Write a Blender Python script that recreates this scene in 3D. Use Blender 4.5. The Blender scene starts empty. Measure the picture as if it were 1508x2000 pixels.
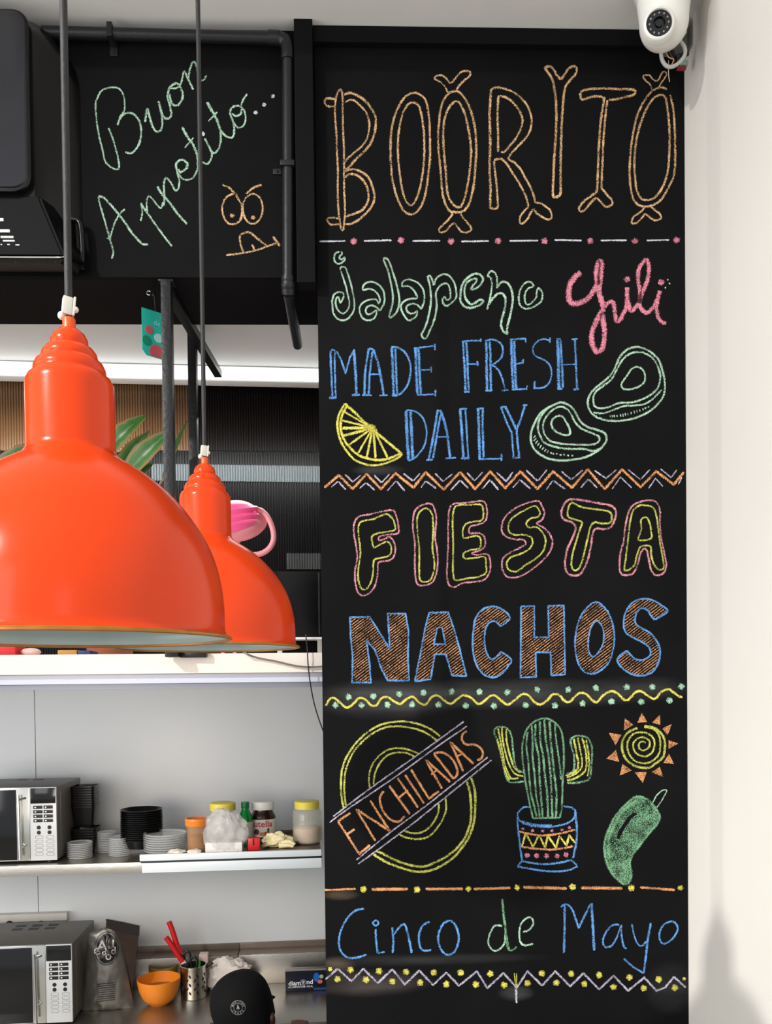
import bpy, bmesh, math, random
from mathutils import Vector, Matrix, noise as mnoise
from mathutils.geometry import tessellate_polygon
random.seed(7)
SC = bpy.context.scene
COL = SC.collection
# ------------------------------------------------------------------ camera
F = 1650.0; PX, PY = 754.0, 1369.0; W, H = 1508.0, 2000.0
EYE = Vector((0, 0, 2.3))
yaw, pitch, roll = math.radians(1.8), math.radians(-1.0), 0.011
fw = Vector((math.sin(yaw) * math.cos(pitch), math.cos(yaw) * math.cos(pitch), math.sin(pitch)))
r0 = Vector((math.cos(yaw), -math.sin(yaw), 0)); u0 = r0.cross(fw)
rt = math.cos(roll) * r0 - math.sin(roll) * u0
up = math.sin(roll) * r0 + math.cos(roll) * u0
cd = bpy.data.cameras.new('camera'); cam = bpy.data.objects.new('camera', cd); COL.objects.link(cam)
cam.matrix_world = Matrix(((rt.x, up.x, -fw.x, EYE.x), (rt.y, up.y, -fw.y, EYE.y), (rt.z, up.z, -fw.z, EYE.z), (0, 0, 0, 1)))
cd.sensor_fit = 'VERTICAL'; cd.sensor_height = 36.0; cd.lens = 36.0 * F / H
cd.shift_x = 0.0; cd.shift_y = (PY - H / 2) / H
cd.clip_start = 0.05
SC.camera = cam
# ------------------------------------------------------------------ world, lights, exposure
SC.view_settings.view_transform = 'Standard'; SC.view_settings.look = 'None'
SC.view_settings.gamma = 1.0; SC.view_settings.use_curve_mapping = False
SC.view_settings.exposure = -0.42
SC.cycles.transparent_max_bounces = 48
wd = bpy.data.worlds.new('world'); SC.world = wd; wd.use_nodes = True
wd.node_tree.nodes['Background'].inputs[0].default_value = (0.93, 0.96, 1.0, 1)
wd.node_tree.nodes['Background'].inputs[1].default_value = 1.0
def area(name, loc, target, sx, sy, power, color=(1, 1, 1), spread=180):
    l = bpy.data.lights.new(name, 'AREA'); l.shape = 'RECTANGLE'; l.size = sx; l.size_y = sy
    l.energy = power; l.color = color; l.spread = math.radians(spread)
    o = bpy.data.objects.new(name, l); COL.objects.link(o)
    o.location = loc; o.rotation_euler = (Vector(target) - Vector(loc)).to_track_quat('-Z', 'Y').to_euler()
    return o
area('window_daylight', (-2.6, -2.2, 2.9), (0.2, 2.4, 2.0), 1.7, 2.4, 52, (0.97, 0.98, 1.0))
area('doorway_daylight', (1.0, -3.4, 2.2), (0.2, 2.5, 2.3), 1.6, 2.6, 22, (1.0, 0.98, 0.95))
area('side_wall_fill', (-3.6, 0.6, 2.3), (0.9, 1.4, 2.4), 2.6, 2.6, 92, (1.0, 0.99, 0.96))  # fill light added on the left to brighten the right wall
area('skylight_sun_patch', (-3.79, -1.9, 5.57), (0.9, 2.27, 1.67), 0.16, 0.16, 42, (1.0, 0.97, 0.93), 50)
area('kitchen_tube_light', (-0.75, 3.12, 3.30), (-0.75, 3.7, 2.0), 1.5, 0.08, 24, (1.0, 0.99, 0.97))
area('kitchen_warm_fill', (-0.9, 2.2, 1.9), (-0.55, 3.6, 1.2), 0.5, 0.3, 7.5, (1.0, 0.86, 0.74))  # added warm fill for the kitchen wall, no fixture hangs here
# ------------------------------------------------------------------ projection helpers
KA = math.radians(3.5); KP0 = Vector((-0.6, 3.2, 0))
KM = Matrix.Translation(KP0) @ Matrix.Rotation(KA, 4, 'Z') @ Matrix.Translation(-KP0)
I4 = Matrix.Identity(4)
def ray(px, py):
    return (fw * F + rt * (px - PX) - up * (py - PY)).normalized()
def at(px, py, Y=None, Z=None, X=None, M=I4):
    """the point of the plane y=Y (or z=Z, x=X) of frame M that lies on the line of sight of a photo pixel"""
    Mi = M.inverted(); o = Mi @ EYE; d = Mi.to_3x3() @ ray(px, py)
    if Y is not None: t = (Y - o.y) / d.y
    elif Z is not None: t = (Z - o.z) / d.z
    else: t = (X - o.x) / d.x
    return o + d * t
def kt(px, py, Y=None, Z=None, X=None): return at(px, py, Y, Z, X, KM)
# ------------------------------------------------------------------ materials
def lin(c):
    c = c / 255.0
    return c / 12.92 if c <= 0.04045 else ((c + 0.055) / 1.055) ** 2.4
def rgb(c): return (lin(c[0]), lin(c[1]), lin(c[2]), 1)
MATS = {}
def mat(name, c, rough=0.5, metal=0.0, var=0.12, nscale=14.0, bump=0.0, bscale=60.0, emit=0.0, trans=0.0, alpha=1.0, coat=0.0, spec=0.5, ior=1.45, aniso=None):
    if name in MATS: return MATS[name]
    m = bpy.data.materials.new(name); m.use_nodes = True; MATS[name] = m
    nt = m.node_tree; b = nt.nodes['Principled BSDF']
    tc = nt.nodes.new('ShaderNodeTexCoord'); no = nt.nodes.new('ShaderNodeTexNoise'); no.inputs['Scale'].default_value = nscale
    no.inputs['Detail'].default_value = 4
    src = tc.outputs['Object']
    if aniso:
        mp = nt.nodes.new('ShaderNodeMapping'); mp.inputs['Scale'].default_value = aniso
        nt.links.new(src, mp.inputs[0]); src = mp.outputs[0]
    nt.links.new(src, no.inputs['Vector'])
    mx = nt.nodes.new('ShaderNodeMix'); mx.data_type = 'RGBA'
    col = rgb(c)
    mx.inputs[6].default_value = tuple(v * (1 - var) for v in col[:3]) + (1,)
    mx.inputs[7].default_value = tuple(min(1, v * (1 + var)) for v in col[:3]) + (1,)
    nt.links.new(no.outputs[0], mx.inputs[0]); nt.links.new(mx.outputs[2], b.inputs['Base Color'])
    b.inputs['Roughness'].default_value = rough; b.inputs['Metallic'].default_value = metal
    b.inputs['Specular IOR Level'].default_value = spec; b.inputs['IOR'].default_value = ior
    b.inputs['Coat Weight'].default_value = coat; b.inputs['Coat Roughness'].default_value = 0.08
    b.inputs['Transmission Weight'].default_value = trans; b.inputs['Alpha'].default_value = alpha
    if emit:
        b.inputs['Emission Color'].default_value = col; b.inputs['Emission Strength'].default_value = emit
    if bump:
        n2 = nt.nodes.new('ShaderNodeTexNoise'); n2.inputs['Scale'].default_value = bscale; n2.inputs['Detail'].default_value = 5
        nt.links.new(src, n2.inputs['Vector'])
        bp = nt.nodes.new('ShaderNodeBump'); bp.inputs['Strength'].default_value = bump; bp.inputs['Distance'].default_value = 0.004
        nt.links.new(n2.outputs[0], bp.inputs['Height']); nt.links.new(bp.outputs[0], b.inputs['Normal'])
    return m
def chalk(name, c, dens=0.5, grain=640.0):
    """chalk: colour laid on the tops of the board's grain; where the grain shows through the stroke is clear"""
    m = bpy.data.materials.new(name); m.use_nodes = True; nt = m.node_tree; L = nt.links.new
    b = nt.nodes['Principled BSDF']; out = nt.nodes['Material Output']
    b.inputs['Roughness'].default_value = 0.95; b.inputs['Specular IOR Level'].default_value = 0.1
    tc = nt.nodes.new('ShaderNodeTexCoord')
    n1 = nt.nodes.new('ShaderNodeTexNoise'); n1.inputs['Scale'].default_value = grain; n1.inputs['Detail'].default_value = 2; n1.inputs['Roughness'].default_value = 0.6
    n2 = nt.nodes.new('ShaderNodeTexNoise'); n2.inputs['Scale'].default_value = 26; n2.inputs['Detail'].default_value = 2
    L(tc.outputs['Object'], n1.inputs['Vector']); L(tc.outputs['Object'], n2.inputs['Vector'])
    uv = nt.nodes.new('ShaderNodeSeparateXYZ'); L(tc.outputs['UV'], uv.inputs[0])
    def math_(op, a, bb, clamp=False):
        n = nt.nodes.new('ShaderNodeMath'); n.operation = op; n.use_clamp = clamp
        for i, v in enumerate((a, bb)):
            if v is None: continue
            if isinstance(v, (int, float)): n.inputs[i].default_value = v
            else: L(v, n.inputs[i])
        return n.outputs[0]
    av = math_('ABSOLUTE', uv.outputs[1], None)
    edge = math_('MULTIPLY', math_('POWER', av, 2.6), 0.30)          # thinner towards the edge of the stroke
    big = math_('MULTIPLY', math_('SUBTRACT', n2.outputs[0], 0.5), 0.30)
    val = math_('ADD', math_('SUBTRACT', n1.outputs[0], edge), big)
    msk = math_('MULTIPLY', math_('SUBTRACT', val, 0.5 - 0.12 * dens), 10.0, True)
    mx = nt.nodes.new('ShaderNodeMix'); mx.data_type = 'RGBA'; col = rgb(c)
    mx.inputs[6].default_value = tuple(v * 0.72 for v in col[:3]) + (1,); mx.inputs[7].default_value = tuple(min(1, v * 1.12) for v in col[:3]) + (1,)
    L(n1.outputs[0], mx.inputs[0]); L(mx.outputs[2], b.inputs['Base Color'])
    tr = nt.nodes.new('ShaderNodeBsdfTransparent'); ms = nt.nodes.new('ShaderNodeMixShader')
    L(msk, ms.inputs[0]); L(tr.outputs[0], ms.inputs[1]); L(b.outputs[0], ms.inputs[2]); L(ms.outputs[0], out.inputs[0])
    return m
# ------------------------------------------------------------------ mesh builder
class MB:
    def __init__(s): s.bm = bmesh.new()
    def box(s, x0, x1, y0, y1, z0, z1, bev=0.0, M=None, seg=2):
        r = bmesh.ops.create_cube(s.bm, size=1.0); vs = r['verts']
        for v in vs:
            v.co = Vector(((x0 + x1) / 2 + v.co.x * (x1 - x0), (y0 + y1) / 2 + v.co.y * (y1 - y0), (z0 + z1) / 2 + v.co.z * (z1 - z0)))
        if bev > 0:
            es = list({e for v in vs for e in v.link_edges})
            g = bmesh.ops.bevel(s.bm, geom=es, offset=bev, segments=seg, affect='EDGES', profile=0.6)
            vs = list({v for f in g['faces'] for v in f.verts} | {v for v in vs if v.is_valid})
        if M: 
            for v in vs: v.co = M @ v.co
        return s
    def tube(s, pts, r, seg=12, cap=True, closed=False, flat=1.0):
        pts = [Vector(p) for p in pts]; n = len(pts); rings = []
        rr = r if isinstance(r, (list, tuple)) else [r] * n
        prev = None
        for i, p in enumerate(pts):
            if closed: t = pts[(i + 1) % n] - pts[i - 1]
            else: t = pts[min(i + 1, n - 1)] - pts[max(i - 1, 0)]
            t.normalize()
            if prev is None:
                a = Vector((0, 0, 1)) if abs(t.z) < 0.9 else Vector((0, 1, 0))
                nx = t.cross(a).normalized()
            else:
                nx = (prev - t * prev.dot(t)).normalized()
            prev = nx; ny = t.cross(nx)
            rings.append([s.bm.verts.new(p + (nx * math.cos(2 * math.pi * k / seg) + ny * flat * math.sin(2 * math.pi * k / seg)) * rr[i]) for k in range(seg)])
        m = n if closed else n - 1
        for i in range(m):
            A, B = rings[i], rings[(i + 1) % n]
            for k in range(seg): s.bm.faces.new((A[k], A[(k + 1) % seg], B[(k + 1) % seg], B[k]))
        if cap and not closed:
            s.bm.faces.new(rings[0][::-1]); s.bm.faces.new(rings[-1])
        return s
    def lathe(s, prof, c=(0, 0, 0), seg=32, M=None, closed=False, sx=1.0, sy=1.0, arc=1.0):
        """profile of (radius, z) turned about the z axis"""
        c = Vector(c); rings = []
        nseg = seg if arc >= 1 else seg + 1
        for (r, z) in prof:
            if r < 1e-6:
                v = s.bm.verts.new((c.x, c.y, c.z + z)); rings.append([v] * nseg)
            else:
                rings.append([s.bm.verts.new((c.x + r * sx * math.cos(2 * math.pi * arc * k / seg), c.y + r * sy * math.sin(2 * math.pi * arc * k / seg), c.z + z)) for k in range(nseg)])
        nr = len(rings)
        for i in range(nr if closed else nr - 1):
            A, B = rings[i], rings[(i + 1) % nr]
            for k in range(seg):
                k2 = (k + 1) % nseg
                f = []
                for v in (A[k], A[k2], B[k2], B[k]):
                    if v not in f: f.append(v)
                if len(f) > 2:
                    try: s.bm.faces.new(f)
                    except ValueError: pass
        if M:
            for v in {v for R in rings for v in R}: v.co = M @ v.co
        return s
    def ball(s, c, r, sx=1, sy=1, sz=1, M=None, seg=24):
        g = bmesh.ops.create_uvsphere(s.bm, u_segments=seg, v_segments=seg // 2, radius=1.0)
        for v in g['verts']:
            v.co = Vector((v.co.x * r * sx, v.co.y * r * sy, v.co.z * r * sz))
            if M: v.co = M @ v.co
            v.co += Vector(c)
        return s
    def prism(s, pts, y0, y1, M=None):
        """outline of (x, z) given thickness along y"""
        a = [s.bm.verts.new((x, y0, z)) for x, z in pts]; b = [s.bm.verts.new((x, y1, z)) for x, z in pts]
        n = len(pts)
        s.bm.faces.new(a); s.bm.faces.new(b[::-1])
        for i in range(n): s.bm.faces.new((a[i], b[i], b[(i + 1) % n], a[(i + 1) % n]))
        if M:
            for v in a + b: v.co = M @ v.co
        return s
    def move(s, M):
        for v in s.bm.verts: v.co = M @ v.co
        return s
    def mesh(s, name, m, off=None, smooth=True, ang=40):
        bmesh.ops.recalc_face_normals(s.bm, faces=s.bm.faces)
        if off is not None:
            for v in s.bm.verts: v.co -= off
        me = bpy.data.meshes.new(name); s.bm.to_mesh(me); s.bm.free()
        if smooth:
            for p in me.polygons: p.use_smooth = True
            try: me.set_sharp_from_angle(angle=math.radians(ang))
            except Exception: pass
        for mm in (m if isinstance(m, (list, tuple)) else [m]): me.materials.append(mm)
        return me
def tag(o, label=None, cat=None, group=None, kind=None):
    if label: o['label'] = label
    if cat: o['category'] = cat
    if group: o['group'] = group
    if kind: o['kind'] = kind
    return o
def thing(name, label, cat, loc, M=I4, group=None):
    o = bpy.data.objects.new(name, None); COL.objects.link(o); o.empty_display_size = 0.05
    o.matrix_world = M @ Matrix.Translation(Vector(loc)); tag(o, label, cat, group)
    OFF[o.name] = Vector(loc); return o
OFF = {}
def part(name, mb, m, parent, label=None, smooth=True, kind=None, ang=40):
    off = OFF[parent.name]
    o = bpy.data.objects.new(name, mb.mesh(name, m, off, smooth, ang)); COL.objects.link(o); o.parent = parent
    OFF[o.name] = off; tag(o, label, kind=kind); return o
def solo(name, mb, m, label, cat, loc, M=I4, group=None, kind=None, smooth=True):
    loc = Vector(loc); o = bpy.data.objects.new(name, mb.mesh(name, m, loc, smooth)); COL.objects.link(o)
    o.matrix_world = M @ Matrix.Translation(loc); OFF[o.name] = loc; tag(o, label, cat, group, kind); return o
def struct(name, mb, m, M=I4, smooth=False):
    o = bpy.data.objects.new(name, mb.mesh(name, m, None, smooth)); COL.objects.link(o); o.matrix_world = M
    OFF[o.name] = Vector((0, 0, 0)); tag(o, kind='structure'); return o
def smoothpts(p, closed=False, step=2.0):
    n = len(p); out = []
    rng = range(n if closed else n - 1)
    for i in rng:
        if closed: P = [p[(i + k - 1) % n] for k in range(4)]
        else: P = [p[max(i - 1, 0)], p[i], p[i + 1], p[min(i + 2, n - 1)]]
        d = math.dist(P[1], P[2]); k = max(1, int(d / step))
        for j in range(k):
            t = j / k; t2 = t * t; t3 = t2 * t
            out.append(tuple(0.5 * (2 * P[1][a] + (P[2][a] - P[0][a]) * t + (2 * P[0][a] - 5 * P[1][a] + 4 * P[2][a] - P[3][a]) * t2 + (3 * P[1][a] - P[0][a] - 3 * P[2][a] + P[3][a]) * t3) for a in range(len(P[0]))))
    if not closed: out.append(tuple(p[-1]))
    return out
def linepts(p, closed=False, step=2.0):
    out = []; n = len(p)
    for i in range(n if closed else n - 1):
        a, b = p[i], p[(i + 1) % n]; k = max(1, int(math.dist(a, b) / step))
        for j in range(k): out.append(tuple(a[q] + (b[q] - a[q]) * j / k for q in range(len(a))))
    if not closed: out.append(tuple(p[-1]))
    return out
def text_mesh(s, size, m, name, parent, fn, depth=0.0004, label=None, align='CENTER', spacing=1.0):
    """flat lettering: each vertex (x, y) of the set text goes through fn to its place on the thing"""
    c = bpy.data.curves.new('lettering', 'FONT'); c.body = s; c.size = size; c.align_x = align; c.align_y = 'CENTER'; c.space_character = spacing
    c.resolution_u = 3; c.offset = size * 0.012
    t = bpy.data.objects.new('tmp', c); COL.objects.link(t); dg = bpy.context.evaluated_depsgraph_get()
    me = bpy.data.meshes.new_from_object(t.evaluated_get(dg)); bpy.data.objects.remove(t); bpy.data.curves.remove(c)
    off = OFF[parent.name]
    for v in me.vertices: v.co = fn(v.co.x, v.co.y) - off
    me.materials.clear(); me.materials.append(m)
    o = bpy.data.objects.new(name, me); COL.objects.link(o); o.parent = parent; OFF[o.name] = off
    tag(o, label); return o
# ------------------------------------------------------------------ chalk strokes
CH = {k: chalk('chalk_' + n, c, d) for k, n, c, d in (
    ('o', 'ochre', (234, 190, 140), .7), ('g', 'pale_green', (186, 222, 194), .85), ('G', 'green', (138, 192, 150), .45), ('b', 'blue', (108, 168, 236), .8),
    ('y', 'yellow', (236, 226, 104), .95), ('l', 'lime', (212, 214, 104), .75), ('p', 'pink', (238, 146, 166), .95), ('P', 'dusty_pink', (230, 156, 168), .7),
    ('O', 'orange', (244, 170, 114), .85), ('h', 'hatch_orange', (226, 164, 118), .5), ('v', 'lavender', (206, 198, 220), .7), ('w', 'white', (222, 222, 232), 1.2), ('m', 'mint', (176, 222, 190), 1.1))}
def inside(pt, polys):
    x, y = pt; c = False
    for P in polys:
        j = len(P) - 1
        for i in range(len(P)):
            xi, yi = P[i]; xj, yj = P[j]
            if (yi > y) != (yj > y) and x < (xj - xi) * (y - yi) / (yj - yi) + xi: c = not c
            j = i
    return c
def draw_chalk(data, board, Y, kindname):
    cur = None; ox = oy = 0; sc = 1; layer = [0]; flush = []
    def begin(kind, label):
        return dict(kind=kind, label=label, bm={}, n=0)
    def P3(p, e): 
        v = at(p[0], p[1], Y=Y); v.y = Y - e; return v
    def ribbon(g, key, pts, w, closed=False):
        bm = g['bm'].setdefault(key, bmesh.new()); uvl = bm.loops.layers.uv.verify()
        layer[0] += 1; e = 0.0006 + 0.000012 * (layer[0] % 60)
        n = len(pts); hw = w * 0.5 + 0.65; prev = None; u = 0
        seed = layer[0] * 3.7
        for i in range(n + (1 if closed else 0)):
            p = pts[i % n]; a = pts[(i - 1) % n] if (closed or i > 0) else p; b = pts[(i + 1) % n] if (closed or i < n - 1) else p
            dx, dy = b[0] - a[0], b[1] - a[1]; L = math.hypot(dx, dy) or 1; nx, ny = -dy / L, dx / L
            jl = hw * (1 + 0.22 * mnoise.noise(Vector((i * 0.7, seed, 0)))) ; jr = hw * (1 + 0.22 * mnoise.noise(Vector((i * 0.7, seed, 9))))
            if not closed and (i == 0 or i == n - 1): jl *= 0.6; jr *= 0.6
            c = (bm.verts.new(P3((p[0] + nx * jl, p[1] + ny * jl), e)), bm.verts.new(P3((p[0] - nx * jr, p[1] - ny * jr), e)))
            if prev:
                f = bm.faces.new((prev[0], prev[1], c[1], c[0]))
                for lp, v in zip(f.loops, (1, -1, -1, 1)): lp[uvl].uv = (0, v)
            prev = c
    def blob(g, key, p, r):
        bm = g['bm'].setdefault(key, bmesh.new()); uvl = bm.loops.layers.uv.verify(); layer[0] += 1; e = 0.0006 + 0.000012 * (layer[0] % 60)
        c = bm.verts.new(P3(p, e)); k = 14; rr = [(r + 0.6) * (1 + 0.22 * math.sin(layer[0] + 2.1 * q) * random.random()) for q in range(k)]
        ring = [bm.verts.new(P3((p[0] + math.cos(q * 2 * math.pi / k) * rr[q], p[1] + math.sin(q * 2 * math.pi / k) * rr[q]), e)) for q in range(k)]
        for q in range(k):
            f = bm.faces.new((c, ring[q], ring[(q + 1) % k]))
            for lp, v in zip(f.loops, (0, 0.8, 0.8)): lp[uvl].uv = (0, v)
    def fill(g, key, polys):
        bm = g['bm'].setdefault(key, bmesh.new()); uvl = bm.loops.layers.uv.verify(); layer[0] += 1; e = 0.0005
        vs = [[bm.verts.new(P3(p, e)) for p in P] for P in polys]; flat = [v for q in vs for v in q]
        for t in tessellate_polygon([[Vector((p[0], p[1], 0)) for p in P] for P in polys]):
            try: f = bm.faces.new([flat[i] for i in t])
            except ValueError: continue
            for lp in f.loops: lp[uvl].uv = (0, 0.5)
    def hatch(g, key, polys, w):
        a = math.radians(-37); ca, sa = math.cos(a), math.sin(a)
        xs = [p[0] for P in polys for p in P]; ys = [p[1] for P in polys for p in P]; cx, cy = (min(xs) + max(xs)) / 2, (min(ys) + max(ys)) / 2
        R = math.hypot(max(xs) - min(xs), max(ys) - min(ys)) / 2; d = -R
        while d < R:
            run = []; t = -R
            wob = random.uniform(-.03, .03)
            while t < R + 2:
                q = (cx + ca * t - (sa + wob) * d, cy + sa * t + (ca + wob) * d)
                if inside(q, polys): run.append(q)
                else:
                    if len(run) > 2: ribbon(g, key, run, w * random.uniform(.8, 1.25))
                    run = []
                t += 2.0
            d += random.uniform(4.2, 5.2)
    def close(g):
        if not g: return
        bm = bmesh.new(); mats = []
        me = bpy.data.meshes.new(g['kind'])
        off = OFF[board.name]
        uv = bm.loops.layers.uv.verify()
        for key, b in g['bm'].items():
            mi = len(mats); mats.append(CH[key]); u0_ = b.loops.layers.uv.verify()
            mp = {v: bm.verts.new(v.co - off) for v in b.verts}
            for f in b.faces:
                try: nf = bm.faces.new([mp[v] for v in f.verts])
                except ValueError: continue
                nf.material_index = mi
                for l0, l1 in zip(f.loops, nf.loops): l1[uv].uv = l0[u0_].uv
            b.free()
        bm.to_mesh(me); bm.free()
        for m in mats: me.materials.append(m)
        nm = {'lettering': 'chalk_lettering', 'drawing': 'chalk_drawing', 'border': 'chalk_border'}[g['kind']]
        o = bpy.data.objects.new(nm, me); COL.objects.link(o); o.parent = board; o['label'] = g['label']
    for line in data.strip().split('\n'):
        line = line.strip()
        if line[0] == '@':
            close(cur); k, lab, org = line[1:].split('|'); ox, oy, sc = map(float, org.split()); cur = begin(k, lab); continue
        if line[0] == '%': ox, oy, sc = map(float, line[1:].split()); continue
        key, w, fl, rest = line.split(' ', 3); w = float(w)
        polys = [[(ox + float(a) / sc, oy + float(b) / sc) for a, b in (q.split(',') for q in seg.split())] for seg in rest.split(';')]
        pts = polys[0]
        if fl == 'D':
            for p in pts: blob(cur, key, p, w)
        elif fl == 'F': fill(cur, key, polys)
        elif fl == 'H': hatch(cur, key, polys, w)
        else:
            closed = 'C' in fl
            if 'L' in fl:
                q = linepts(pts, closed, 2.0)
            else: q = smoothpts(pts, closed, 2.0)
            ribbon(cur, key, q, w, closed)
    close(cur)
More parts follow.
